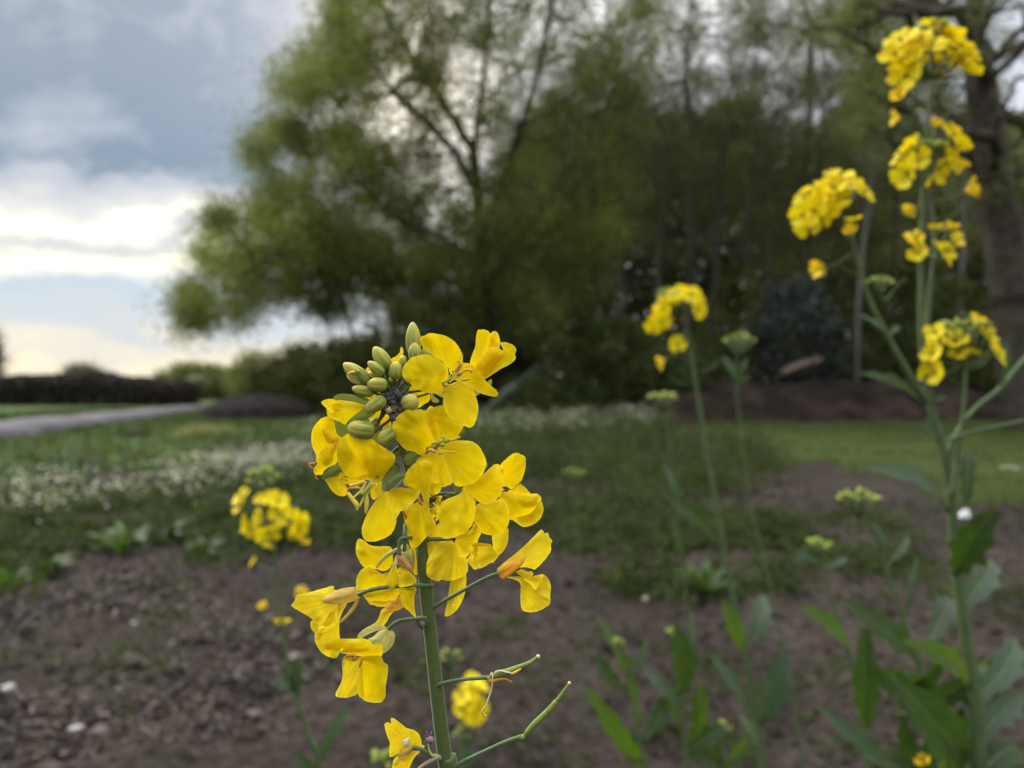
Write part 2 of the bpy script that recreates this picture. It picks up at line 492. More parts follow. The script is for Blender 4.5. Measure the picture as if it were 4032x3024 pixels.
# ------------------------------------------------------------------ the plant in focus
def sheet(crop, claw, z0, lift, side, cup, pts, ruff=4.0, grid=9.0, seed=0):
    """a petal or sepal blade: outline + depth; lift = how much further back its base lies, side = sideways
    slant, cup = how far its rim curls (pixels), ruff = radial pleats"""
    P = np.array([src(crop, p) for p in pts])
    cl = np.array(src(crop, claw))
    n = len(P)
    Q = spline(P, max(40, n * 4), closed=True)
    k = np.arange(len(Q))
    cen = Q.mean(0)
    rad = Q - cen
    jit = 1 + 0.006 * np.sin(k * 1.9 + seed) + 0.008 * (rng.random(len(Q)) - 0.5)
    Q = cen + rad * jit[:, None]
    lo, hi = Q.min(0), Q.max(0)
    size = max(hi - lo)
    g = max(3.0, min(grid, size / 9))
    gx, gy = np.meshgrid(np.arange(lo[0] + g / 2, hi[0], g), np.arange(lo[1] + g / 2, hi[1], g))
    G = np.column_stack([gx.ravel(), gy.ravel()]) + (rng.random((gx.size, 2)) - 0.5) * g * 0.3
    # keep points inside and off the rim
    ins = np.zeros(len(G), bool)
    j = len(Q) - 1
    for i in range(len(Q)):
        a, b = Q[i], Q[j]
        cond = ((a[1] > G[:, 1]) != (b[1] > G[:, 1]))
        xi = (b[0] - a[0]) * (G[:, 1] - a[1]) / ((b[1] - a[1]) + 1e-9) + a[0]
        ins ^= cond & (G[:, 0] < xi)
        j = i
    G = G[ins]
    def edist(A):
        d = np.full(len(A), 1e9)
        for i in range(len(Q)):
            a, b = Q[i - 1], Q[i]
            ab = b - a
            t = np.clip(((A - a) @ ab) / (ab @ ab + 1e-9), 0, 1)
            d = np.minimum(d, np.linalg.norm(A - (a + t[:, None] * ab), axis=1))
        return d
    if len(G):
        G = G[edist(G) > g * 0.45]
    allp = np.vstack([Q, G]) if len(G) else Q
    res = delaunay_2d_cdt([Vector(p) for p in allp], [], [list(range(len(Q)))], 1, 1e-4)
    A = np.array([[v.x, v.y] for v in res[0]])
    F = [list(f) for f in res[2]]
    d = A - cl
    r = np.linalg.norm(d, axis=1)
    L = r.max()
    axis = (cen - cl); axis /= np.linalg.norm(axis) + 1e-9
    along = (d @ axis) / L
    across = (d @ np.array([-axis[1], axis[0]])) / L
    ang = np.arctan2(across, np.maximum(along, 0.02))
    ed = edist(A)
    rim = np.clip(1 - ed / (0.35 * size), 0, 1) ** 2
    t = np.clip(r / L, 0, 1)
    z = z0 + lift * (0.5 - along) + side * across + cup * rim
    z = z + ruff * np.sin(ang * 9 + seed) * t ** 2 + ruff * 1.2 * (vn(A[:, 0] / 38.0, A[:, 1] / 38.0, seed) - 0.5) * 2 * t
    z = z + ruff * 0.5 * np.sin(ang * 23 + seed * 2) * t ** 3
    V = np.array([fg(a[0], a[1], zz) for a, zz in zip(A, z)])
    U = np.column_stack([ang / math.pi + 0.5 + seed * 0.37, t])
    return V, F, U, np.exp(-ed / 4.0)

SEED = [0]
def petal(parent, name, mat, crop, claw, z, pts, lift=30, side=0, cup=0, ruff=4.0):
    SEED[0] += 1
    if name == 'petal': ruff *= 1.4; cup *= 1.3; lift *= 1.1
    V, F, U, E = sheet(crop, claw, z, lift, side, cup, pts, ruff, seed=SEED[0])
    return obj(name, V, F, M[mat], parent, True, uv=U, attr=E)
def strand(parent, name, mat, crop, pts, R, zs, sides=8, flat=1.0, mat2=None):
    """thin round piece: pts in crop pixels, R radius in photo pixels, zs depth"""
    zs = zs if hasattr(zs, '__len__') else [zs] * len(pts)
    P = [fg(*src(crop, p), z) for p, z in zip(pts, zs)]
    R = R if hasattr(R, '__len__') else [R] * len(pts)
    V, F, U = tube(P, [r * KPX for r in R], sides, n=max(8, 5 * len(pts)), flat=flat)
    return obj(name, V, F, M[mat], parent, True, uv=U)

root_base = np.array([-0.003, 0.215, 0.0])
plant = empty('rapeseed_plant', root_base, 'nearest rapeseed plant, in sharp focus, with large yellow flowers and green buds', 'flowering plant', 'yellow rapeseed plants')
stem_pts = [(1512, 1560), (1545, 1640), (1590, 1780), (1628, 1930), (1650, 2050), (1661, 2150), (1673, 2291), (1690, 2450), (1710, 2634), (1732, 2830), (1757, 3024), (1780, 3200)]
SP = [fg(x, y, 45) for x, y in stem_pts]
last = SP[-1]
for k, t in enumerate((0.2, 0.45, 0.7, 1.0)):
    SP.append(last * (1 - t) + root_base * t + np.array([0.004 * math.sin(3 * t), 0, 0]))
SR = [r * KPX for r in (9, 12, 15, 18, 21, 23, 26, 27, 28, 29, 30.5, 31)] + [0.0024, 0.003, 0.0036, 0.0042]
V, F, U = tube(SP, SR, 20, n=150)
stem = obj('stem', V, F, M['stem'], plant, uv=U)

def flower(crop, pts, R, zs, mat='pedicel'):
    """a flower = its stalk mesh, whose children are its petals, sepals, stamens and pistil"""
    return strand(plant, 'flower', mat, crop, pts, R, zs, 10)
def anther(parent, crop, pts, z, fil=None, brown=False, w=5.0):
    o = None
    if fil:
        strand(parent, 'stamen', 'filament', crop, fil, 2.6, z + 4)
    P = [(p[0], p[1]) for p in pts]
    n = len(P)
    R = [w * 0.55] + [w] * (n - 2) + [w * 0.45] if n > 2 else [w * 0.8, w * 0.6]
    strand(parent, 'anther', 'anther_brown' if brown else 'anther', crop, P, R, z, 8)

# flower 1, open, upper right
f = flower('A', [(-60, 1180), (200, 1130), (480, 1080), (760, 1000)], [5, 5, 6, 9], [60, 55, 45, 36])
petal(f, 'petal', 'petal', 'A', (890, 830), 6, [(900, 800), (860, 690), (760, 600), (640, 535), (540, 430), (455, 385), (415, 310), (400, 230), (425, 190), (480, 175), (530, 145), (580, 135), (670, 145), (800, 172), (900, 220), (985, 285), (1050, 370), (1090, 450), (1115, 510), (1112, 600), (1080, 690), (1000, 780), (950, 830)], lift=60, side=-30, cup=-8)
petal(f, 'petal', 'petal', 'A', (850, 920), -22, [(875, 860), (865, 730), (850, 680), (760, 610), (650, 540), (560, 500), (450, 492), (340, 520), (260, 545), (170, 630), (115, 710), (100, 790), (115, 860), (160, 930), (260, 1000), (350, 1050), (440, 1110), (540, 1140), (640, 1148), (730, 1143), (790, 1125), (805, 1000)], lift=45, side=25, cup=12)
petal(f, 'petal', 'petal', 'A', (870, 1010), -10, [(830, 1010), (805, 1060), (800, 1140), (785, 1280), (800, 1380), (840, 1480), (890, 1550), (980, 1610), (1060, 1670), (1090, 1694), (1160, 1692), (1210, 1716), (1280, 1699), (1320, 1634), (1345, 1570), (1375, 1434), (1365, 1300), (1330, 1180), (1300, 1090), (1210, 1030), (1100, 960), (1000, 950), (900, 990)], lift=50, side=-20, cup=8)
petal(f, 'petal', 'petal', 'A', (960, 850), 4, [(965, 800), (1060, 750), (1110, 660), (1160, 635), (1230, 645), (1290, 680), (1370, 770), (1440, 860), (1500, 930), (1560, 990), (1640, 1060), (1685, 1085), (1680, 1110), (1708, 1130), (1700, 1180), (1650, 1197), (1560, 1185), (1400, 1140), (1300, 1080), (1200, 1030), (1090, 960), (1000, 930), (930, 890)], lift=40, side=35, cup=-6)
strand(f, 'pistil', 'pistil', 'A', [(790, 985), (900, 930), (1010, 860), (1075, 812)], [10, 8, 7, 7], [8, -14, -30, -38])
strand(f, 'stigma', 'pistil', 'A', [(1045, 830), (1078, 805), (1098, 795)], [7, 8.5, 5], [-38, -42, -44])
anther(f, 'A', [(1015, 605), (1045, 600), (1065, 640), (1040, 690), (985, 760), (935, 775)], -34, [(860, 920), (900, 850), (950, 790)], w=5)
anther(f, 'A', [(1125, 625), (1090, 680), (1050, 740), (1020, 780)], -26, [(870, 930), (960, 840), (1020, 780)], w=4.5)
anther(f, 'A', [(1100, 800), (1150, 760), (1210, 748), (1250, 765), (1245, 800)], -40, [(890, 960), (1000, 880), (1110, 810)], w=5)
anther(f, 'A', [(1095, 925), (1150, 915), (1250, 898)], -44, [(880, 1010), (980, 985), (1100, 930)], w=5.5)
anther(f, 'A', [(815, 1020), (840, 1005), (868, 1015)], -34, w=8)
petal(f, 'sepal', 'sepal_pale', 'A', (560, 1155), 34, [(555, 1150), (620, 1155), (640, 1200), (700, 1240), (718, 1285), (650, 1300), (600, 1270), (570, 1200)], 10, 10, -8, 2)
petal(f, 'sepal', 'sepal_pale', 'A', (1310, 1090), 24, [(1305, 1085), (1350, 1105), (1400, 1145), (1345, 1185), (1320, 1150)], 5, 10, -6, 2)
petal(f, 'sepal', 'sepal_pale', 'A', (1540, 970), 24, [(1530, 960), (1580, 903), (1605, 930), (1600, 980), (1580, 1010)], 5, 10, -6, 1)
petal(f, 'sepal', 'sepal_pale', 'A', (640, 1140), 36, [(630, 1140), (780, 1140), (800, 1170), (795, 1222), (740, 1200), (690, 1170)], 5, 10, -6, 1)

# flower 2, half closed, top right corner of the head
f = flower('A', [(700, 1150), (1000, 1000), (1250, 900), (1400, 830)], [5, 5, 6, 8], [55, 55, 50, 40])
petal(f, 'petal', 'petal', 'A', (1430, 860), 40, [(1400, 700), (1500, 400), (1580, 150), (1610, 115), (1650, 98), (1700, 130), (1730, 220), (1740, 290), (1720, 420), (1600, 700), (1480, 880)], 20, 30, -6)
petal(f, 'petal', 'petal', 'A', (1430, 870), 28, [(1480, 905), (1520, 780), (1700, 560), (1790, 420), (1735, 300), (1780, 288), (1830, 285), (1890, 305), (1960, 335), (2010, 400), (2008, 440), (1990, 480), (2003, 550), (1960, 615), (1860, 680), (1760, 730), (1600, 835)], 30, -30, -10)
petal(f, 'petal', 'petal', 'A', (1390, 830), 18, [(1235, 645), (1270, 500), (1325, 360), (1332, 260), (1345, 150), (1375, 78), (1420, 78), (1470, 72), (1540, 100), (1580, 150), (1650, 250), (1740, 400), (1800, 540), (1660, 720), (1480, 900), (1440, 860), (1370, 770), (1300, 690)], 30, 40, 14)
petal(f, 'petal', 'petal', 'A', (1400, 860), 2, [(1330, 700), (1400, 560), (1530, 400), (1640, 370), (1760, 410), (1835, 490), (1800, 590), (1680, 700), (1480, 890), (1400, 790)], 20, 30, 16)

# flower 3, open, centre
f = flower('C', [(150, 900), (300, 800), (500, 800), (680, 820)], [5, 6, 7, 9], [62, 60, 50, 30])
petal(f, 'petal', 'petal', 'C', (860, 700), 0, [(820, 690), (760, 560), (700, 400), (690, 215), (790, 150), (900, 115), (965, 120), (1000, 220), (1060, 310), (1170, 390), (1290, 470), (1240, 560), (1190, 650), (1080, 690), (950, 700)], 40, 20, -10)
petal(f, 'petal', 'petal', 'C', (800, 740), -24, [(760, 760), (700, 840), (670, 900), (630, 955), (560, 940), (450, 880), (340, 860), (230, 760), (150, 650), (110, 520), (120, 380), (170, 310), (260, 240), (350, 190), (480, 168), (600, 185), (690, 215), (770, 300), (830, 450), (850, 600), (820, 710)], 40, -20, 14, 6)
petal(f, 'petal', 'petal', 'C', (860, 860), 8, [(640, 950), (540, 1000), (495, 1090), (560, 1220), (700, 1400), (900, 1420), (925, 1485), (1040, 1450), (1110, 1415), (1080, 1250), (1020, 1080), (980, 930), (870, 870), (760, 880)], 25, 25, 6)
petal(f, 'petal', 'petal', 'C', (900, 850), -26, [(880, 800), (980, 725), (1100, 700), (1250, 700), (1390, 705), (1480, 735), (1560, 800), (1620, 900), (1670, 1010), (1680, 1100), (1640, 1220), (1590, 1300), (1480, 1400), (1330, 1460), (1220, 1468), (1140, 1430), (1060, 1250), (1010, 1080), (960, 930), (880, 880)], 50, 20, 12, 6)
strand(f, 'pistil', 'pistil', 'C', [(700, 840), (840, 790), (960, 730), (1060, 690)], [10, 9, 8, 6], [10, -20, -34, -40])
strand(f, 'stigma', 'pistil', 'C', [(930, 780), (950, 770), (975, 760)], [9, 9, 6], [-40, -44, -46])
anther(f, 'C', [(918, 640), (955, 640), (972, 690)], -44, [(840, 780), (900, 720), (970, 690)], w=5)
anther(f, 'C', [(795, 745), (850, 725), (850, 770)], -44, w=6)
anther(f, 'C', [(1075, 705), (1160, 680), (1200, 655), (1250, 640)], -38, [(900, 790), (1000, 740), (1075, 705)], w=5)
anther(f, 'C', [(700, 880), (750, 855), (800, 880), (825, 905)], -44, w=7)
anther(f, 'C', [(890, 945), (915, 905), (955, 925)], -46, [(850, 850), (880, 890), (910, 910)], w=5)
anther(f, 'C', [(1030, 880), (1090, 895), (1160, 890)], -50, [(880, 840), (960, 880), (1040, 880)], w=4)
petal(f, 'sepal', 'sepal', 'C', (1190, 630), 20, [(1190, 640), (1220, 560), (1270, 520), (1310, 525), (1328, 570), (1260, 605)], 5, 5, -6, 1)
petal(f, 'sepal', 'sepal', 'C', (1680, 1150), 16, [(1670, 1150), (1690, 1070), (1703, 1110), (1690, 1155)], 5, 5, -3, 1)

# flower 4, seen from below, left of centre
f = flower('B', [(1680, 620), (1500, 740), (1300, 1000), (1200, 1180)], [6, 6, 7, 9], [50, 50, 30, 14])
petal(f, 'petal', 'petal', 'B', (1120, 1200), 18, [(960, 620), (1030, 560), (1090, 525), (1180, 590), (1300, 670), (1440, 760), (1505, 830), (1490, 950), (1380, 1050), (1200, 1150), (1000, 1080), (930, 920), (910, 740)], 30, 30, 8)
petal(f, 'petal', 'petal', 'B', (1120, 1260), -26, [(1280, 1310), (1300, 1220), (1340, 1150), (1420, 1040), (1500, 940), (1510, 830), (1440, 760), (1280, 660), (1180, 590), (1090, 525), (960, 550), (860, 545), (770, 500), (740, 450), (640, 510), (570, 600), (535, 720), (540, 880), (570, 990), (620, 1080), (720, 1180), (800, 1230), (950, 1215), (1100, 1240), (1200, 1240)], 40, 0, 18, 6)
petal(f, 'petal', 'petal', 'B', (1200, 1240), 30, [(1290, 1310), (1330, 1400), (1240, 1510), (1160, 1565), (1105, 1500), (1100, 1390), (1120, 1280), (1200, 1230)], 20, 10, -6)
petal(f, 'petal', 'petal', 'B', (1000, 1230), 30, [(560, 1230), (640, 1120), (800, 1220), (960, 1230), (930, 1300), (860, 1360), (760, 1320), (660, 1260)], 20, 10, -6)
strand(f, 'pistil', 'pistil', 'B', [(1140, 1235), (1075, 1340), (1005, 1430)], [9, 8, 6], [-6, -20, -30])
strand(f, 'stigma', 'pistil', 'B', [(1000, 1420), (965, 1465), (955, 1480)], [9, 10, 7], [-30, -33, -34])
for pts, R, mt in (([(1000, 1250), (900, 1290), (790, 1320), (760, 1330)], [8, 7, 5, 5], 'filament'), ([(1020, 1260), (960, 1400), (850, 1500), (785, 1570)], [6, 6, 5, 4], 'filament'),
                   ([(1150, 1280), (1090, 1380), (1000, 1520), (920, 1680)], [8, 7, 6, 4], 'filament'), ([(760, 1370), (850, 1360), (940, 1375)], [5, 5, 4], 'anther'),
                   ([(700, 1290), (760, 1340), (730, 1400), (725, 1460)], [4, 5, 5, 4], 'anther_brown'), ([(670, 1165), (700, 1180), (715, 1190)], [5, 5, 3], 'anther_brown'),
                   ([(720, 1450), (800, 1560), (870, 1650), (880, 1740)], [8, 9, 10, 5], 'filament'), ([(1010, 1450), (1035, 1560), (1035, 1680), (1020, 1790)], [9, 9, 8, 4], 'filament'),
                   ([(1180, 1330), (1210, 1310), (1195, 1380), (1190, 1430)], [4, 5, 5, 4], 'filament')):
    strand(f, 'stamen', mt, 'B', pts, R, -14)
petal(f, 'sepal', 'sepal', 'B', (1490, 980), 34, [(1500, 960), (1560, 960), (1595, 1020), (1590, 1110), (1520, 1140), (1490, 1060)], 5, 5, -10, 1)
petal(f, 'sepal', 'sepal', 'B', (1350, 1150), 28, [(1500, 960), (1510, 1100), (1430, 1190), (1370, 1270), (1365, 1400), (1320, 1405), (1290, 1370), (1310, 1260), (1350, 1130), (1430, 1030)], 5, 5, -14, 1)
petal(f, 'sepal', 'sepal', 'B', (1500, 800), 40, [(1510, 800), (1570, 740), (1620, 735), (1615, 790), (1560, 830)], 5, 5, -10, 1)

# flower 5, far left in profile
f = flower('B', [(1100, 700), (900, 900), (600, 1090), (400, 1160), (300, 1200)], [6, 6, 7, 7, 8], [60, 50, 36, 30, 22])
petal(f, 'petal', 'petal', 'B', (420, 1050), 30, [(200, 830), (130, 680), (108, 540), (125, 400), (190, 290), (270, 210), (385, 170), (490, 230), (510, 350), (545, 470), (620, 540), (560, 640), (530, 730), (480, 800), (380, 900), (280, 900)], 40, -30, -12)
petal(f, 'petal', 'petal', 'B', (430, 900), 10, [(290, 390), (340, 375), (420, 420), (510, 480), (600, 530), (540, 600), (440, 640), (380, 600), (320, 500)], 30, -10, 10)
petal(f, 'petal', 'petal', 'B', (450, 1060), -4, [(200, 835), (280, 740), (370, 650), (480, 600), (600, 545), (560, 700), (535, 800), (540, 940), (440, 1000), (340, 1060), (290, 1140), (230, 1148), (175, 1140), (145, 1080), (160, 1020), (210, 960), (190, 920), (190, 870)], 30, 20, 12, 7)
petal(f, 'petal', 'petal', 'B', (400, 1170), 14, [(340, 1210), (480, 1180), (600, 1220), (690, 1330), (725, 1420), (690, 1470), (670, 1500), (560, 1495), (450, 1410), (390, 1310)], 20, 10, 10)
petal(f, 'petal', 'petal', 'B', (400, 1170), 26, [(500, 1130), (600, 1100), (700, 1180), (720, 1280), (660, 1290), (560, 1230)], 20, 10, 6)
petal(f, 'sepal', 'sepal', 'B', (310, 1210), -14, [(280, 1190), (340, 1110), (400, 1060), (470, 1000), (545, 965), (600, 1030), (620, 1090), (560, 1140), (500, 1180), (400, 1200), (330, 1225)], 10, 10, 14, 1)
anther(f, 'B', [(205, 930), (150, 960), (95, 962), (80, 990), (100, 1025), (150, 1040)], 4, brown=True, w=4)
anther(f, 'B', [(290, 1155), (230, 1150), (185, 1165), (185, 1200), (230, 1222)], 2, brown=True, w=3)

# flower 6, opening bud with yellow petals, upper left
f = flower('L', [(1000, 1120), (880, 1180), (760, 1190), (700, 1180)], [6, 7, 8, 10], [55, 40, 20, 10], 'pedicel_dark')
petal(f, 'petal', 'petal', 'L', (680, 1160), 12, [(50, 1110), (120, 1070), (200, 1065), (330, 1085), (300, 1180), (180, 1250), (120, 1190)], 30, 10, -6)
petal(f, 'petal', 'petal', 'L', (680, 1180), -8, [(210, 1090), (350, 1085), (520, 1110), (700, 1130), (700, 1200), (560, 1290), (470, 1340), (370, 1400), (290, 1360), (200, 1330), (130, 1275), (120, 1190), (150, 1130)], 40, 30, 26, 3)
petal(f, 'sepal', 'sepal', 'L', (700, 1130), -20, [(205, 1050), (250, 1010), (350, 995), (500, 1015), (640, 1055), (720, 1110), (700, 1150), (600, 1140), (500, 1110), (350, 1080), (240, 1085)], 20, 20, 10, 1)
petal(f, 'sepal', 'sepal', 'L', (720, 1180), -22, [(370, 1405), (410, 1340), (490, 1270), (600, 1190), (690, 1130), (780, 1180), (740, 1270), (640, 1330), (540, 1370), (430, 1400)], 20, -10, 14, 1)

# flower 7, lower left of the head
f = flower('D', [(1100, 100), (980, 250), (860, 380), (760, 480)], [6, 6, 7, 9], [60, 40, 16, 0])
petal(f, 'petal', 'petal', 'D', (640, 480), -20, [(600, 530), (540, 550), (480, 600), (470, 640), (410, 700), (350, 790), (300, 860), (230, 1020), (190, 1150), (200, 1270), (240, 1340), (290, 1370), (430, 1365), (600, 1300), (700, 1220), (760, 1080), (775, 970), (830, 870), (800, 700), (700, 560)], 50, -20, 10)
petal(f, 'petal', 'petal', 'D', (1100, 560), -2, [(890, 850), (980, 760), (1100, 700), (1250, 720), (1310, 740), (1330, 850), (1390, 980), (1430, 1080), (1380, 1180), (1250, 1320), (1190, 1390), (1110, 1470), (1010, 1465), (980, 1380), (940, 1200), (905, 1020)], 40, 20, 12, 6)
petal(f, 'petal', 'petal', 'D', (1180, 560), -34, [(885, 400), (920, 250), (990, 140), (1100, 50), (1180, 20), (1250, 0), (1340, 30), (1380, 110), (1370, 250), (1345, 430), (1325, 600), (1310, 720), (1240, 745), (1200, 600), (1150, 520), (1000, 470)], 10, -40, 16)
petal(f, 'petal', 'petal', 'D', (760, 480), -50, [(625, 600), (650, 530), (700, 485), (800, 465), (980, 480), (1100, 495), (1165, 520), (1140, 610), (1080, 690), (1020, 740), (940, 790), (870, 855), (790, 870), (740, 910), (715, 1030), (680, 1000), (680, 890), (655, 770), (640, 680)], 20, 30, -14, 6)
anther(f, 'D', [(885, 850), (905, 900), (930, 950), (915, 1000)], -30, brown=True, w=6)
anther(f, 'D', [(1130, 600), (1150, 680), (1180, 730), (1205, 765)], -44, brown=True, w=6)
petal(f, 'sepal', 'sepal', 'D', (930, 270), -10, [(615, 390), (640, 340), (700, 290), (800, 240), (870, 230), (940, 235), (930, 300), (830, 340), (740, 390), (680, 450), (630, 440)], 10, 10, 14, 1)
petal(f, 'sepal', 'sepal', 'C', (560, 960), 10, [(300, 1070), (290, 1020), (310, 970), (340, 930), (400, 890), (470, 890), (570, 950), (500, 1010), (450, 1060), (400, 1105), (350, 1118)], 10, 10, 14, 1)

# flower 8, right of the stem, middle of the head
f = flower('E', [(-80, 870), (60, 870), (300, 870), (360, 850)], [8, 8, 7, 8], [40, 36, 20, 10])
petal(f, 'petal', 'petal', 'E', (620, 980), 0, [(640, 1100), (700, 1030), (800, 1030), (930, 1000), (1080, 950), (1180, 1050), (1220, 1250), (1190, 1400), (1120, 1480), (1050, 1530), (950, 1560), (850, 1555), (750, 1520), (680, 1420), (620, 1330), (630, 1180)], 30, 0, 14)
petal(f, 'petal', 'petal', 'E', (480, 800), -22, [(440, 760), (540, 720), (630, 660), (800, 520), (900, 430), (980, 372), (1030, 450), (1040, 600), (1090, 700), (1085, 850), (1030, 930), (930, 1010), (800, 1040), (680, 990), (560, 880), (480, 820)], 50, 20, 10)
petal(f, 'petal', 'petal', 'E', (470, 800), -36, [(430, 770), (420, 830), (370, 880), (250, 925), (130, 980), (60, 1080), (35, 1250), (45, 1400), (20, 1550), (80, 1600), (150, 1622), (300, 1600), (380, 1560), (470, 1530), (590, 1400), (630, 1250), (650, 1100), (640, 980), (560, 880), (500, 790)], 50, -20, 10, 7)
petal(f, 'sepal', 'sepal', 'E', (340, 730), 18, [(270, 720), (330, 730), (400, 760), (410, 810), (370, 880), (310, 890), (285, 800)], 10, 10, -10, 1)
petal(f, 'petal', 'petal', 'C', (760, 1400), 16, [(730, 1350), (850, 1400), (910, 1440), (925, 1500), (890, 1570), (800, 1620), (730, 1650), (700, 1500)], 10, 10, 6)

# flower 9, rightmost of the head
f = flower('E', [(0, 1000), (400, 860), (800, 800), (1080, 800)], [6, 6, 6, 7], [62, 60, 52, 46])
petal(f, 'petal', 'petal', 'E', (1080, 780), 44, [(1060, 395), (1150, 295), (1240, 220), (1310, 185), (1370, 188), (1400, 210), (1440, 220), (1485, 270), (1487, 400), (1460, 540), (1400, 670), (1320, 720), (1280, 785), (1230, 790), (1170, 750), (1090, 740), (1050, 620), (1060, 520)], 30, 30, -10)
petal(f, 'petal', 'petal', 'E', (1060, 760), 30, [(960, 400), (1000, 370), (1050, 388), (1090, 430), (1120, 510), (1060, 580), (1040, 640), (1000, 560)], 20, 20, -6)
petal(f, 'petal', 'petal', 'E', (1120, 820), 50, [(1190, 830), (1280, 780), (1330, 715), (1400, 703), (1480, 760), (1530, 820), (1570, 880), (1500, 960), (1300, 930)], 20, 20, -6)
petal(f, 'petal', 'petal', 'E', (1100, 900), 34, [(1230, 1290), (1400, 1250), (1560, 1200), (1650, 1110), (1740, 985), (1785, 1090), (1780, 1180), (1730, 1290), (1640, 1370), (1550, 1410), (1450, 1425), (1360, 1375), (1290, 1320)], 20, 20, -16)
petal(f, 'petal', 'petal', 'E', (1060, 880), 14, [(1070, 840), (1200, 838), (1300, 850), (1430, 860), (1560, 872), (1680, 870), (1745, 930), (1735, 1000), (1650, 1130), (1545, 1215), (1580, 1300), (1520, 1330), (1350, 1310), (1220, 1290), (1180, 1100), (1060, 960), (1040, 900)], 20, 60, 20, 6)
petal(f, 'sepal', 'sepal_pale', 'E', (1070, 800), 30, [(1075, 770), (1110, 775), (1138, 800), (1110, 820), (1075, 830)], 2, 2, -3, 1)

# flower 10, crumpled, just right of the stem
f = flower('G', [(-30, 315), (60, 310), (200, 312), (300, 318), (410, 322)], [9, 9, 8, 5, 3], [30, 10, -16, -20, -20])
petal(f, 'petal', 'petal_old', 'G', (460, 380), 30, [(1100, 240), (1210, 220), (1290, 160), (1345, 95), (1370, 180), (1360, 350), (1300, 490), (1200, 600), (1100, 712), (1085, 600), (1110, 450)], 30, 30, -10)
petal(f, 'petal', 'petal_old', 'G', (300, 320), 34, [(25, 362), (230, 345), (230, 450), (140, 560), (40, 600)], 10, 10, 4)
petal(f, 'petal', 'petal', 'G', (300, 320), 38, [(25, 290), (80, 200), (140, 110), (210, 50), (260, 150), (230, 285)], 10, 10, 4)
petal(f, 'petal', 'petal_old', 'G', (520, 560), 24, [(412, 1000), (450, 960), (560, 940), (655, 900), (662, 1030), (650, 1180), (600, 1330), (560, 1410), (500, 1500), (400, 1580), (325, 1605), (305, 1560), (350, 1330), (380, 1130)], 20, 30, 8)
petal(f, 'petal', 'petal_old', 'G', (480, 430), -18, [(400, 320), (300, 330), (230, 340), (180, 430), (110, 520), (50, 580), (0, 720), (-5, 820), (0, 900), (60, 970), (180, 1015), (250, 990), (320, 1005), (420, 1005), (520, 970), (640, 920), (692, 820), (680, 650), (620, 560), (520, 420)], 50, -20, 14, 10)
petal(f, 'petal', 'petal_old', 'G', (500, 420), -10, [(680, 650), (740, 560), (780, 480), (760, 400), (860, 368), (1000, 385), (1080, 400), (1110, 470), (1180, 560), (1140, 640), (1080, 700), (950, 780), (860, 805), (800, 822), (740, 760)], 20, 30, -22, 9)
petal(f, 'petal', 'petal', 'G', (520, 380), -22, [(480, 290), (560, 245), (700, 175), (760, 120), (795, 55), (850, 120), (910, 200), (890, 260), (860, 320), (840, 380), (790, 450), (790, 560), (780, 630), (730, 600), (700, 500), (640, 380), (540, 330)], 20, 30, 12, 10)
petal(f, 'petal', 'petal', 'G', (520, 330), -44, [(475, 340), (540, 305), (590, 310), (650, 400), (712, 500), (690, 590), (620, 605), (540, 600), (510, 480)], 10, -30, -16, 4)

# flower 11, withered, on a long stalk at the right
f = flower('G', [(100, 1470), (300, 1340), (600, 1175), (900, 1010), (1100, 920), (1210, 890)], [9, 7.5, 7, 7, 8, 9], [40, 24, 10, 0, 0, 0])
petal(f, 'petal', 'petal_old', 'G', (1200, 860), 12, [(1175, 830), (1250, 740), (1400, 620), (1550, 500), (1700, 360), (1820, 240), (1910, 155), (1960, 180), (1970, 212), (2030, 205), (2055, 280), (2105, 335), (2080, 400), (2085, 480), (2050, 560), (1950, 690), (1820, 815), (1750, 800), (1600, 780), (1400, 850), (1250, 930)], 20, 40, 16, 9)
petal(f, 'petal', 'petal_old', 'G', (1350, 950), 6, [(1340, 950), (1500, 935), (1600, 935), (1750, 935), (1850, 912), (1960, 900), (2040, 980), (2080, 1100), (2070, 1250), (2070, 1380), (1980, 1460), (1850, 1520), (1730, 1535), (1650, 1520), (1590, 1480), (1570, 1300), (1570, 1060), (1480, 990)], 20, -40, -18, 10)
petal(f, 'petal', 'petal', 'G', (1500, 940), -4, [(1620, 980), (1750, 940), (1850, 915), (1960, 905), (1900, 1020), (1820, 1150), (1730, 1060)], 20, -40, -8, 4)
petal(f, 'petal', 'petal', 'G', (1450, 900), 2, [(1500, 860), (1600, 818), (1680, 857), (1768, 848), (1770, 928), (1680, 938), (1590, 930)], 10, 10, 6)
petal(f, 'petal', 'petal_dry', 'G', (1200, 880), -12, [(1185, 850), (1240, 770), (1320, 710), (1450, 655), (1560, 628), (1650, 605), (1645, 650), (1600, 740), (1480, 850), (1350, 950), (1280, 980), (1220, 935)], 10, 40, 22, 3)

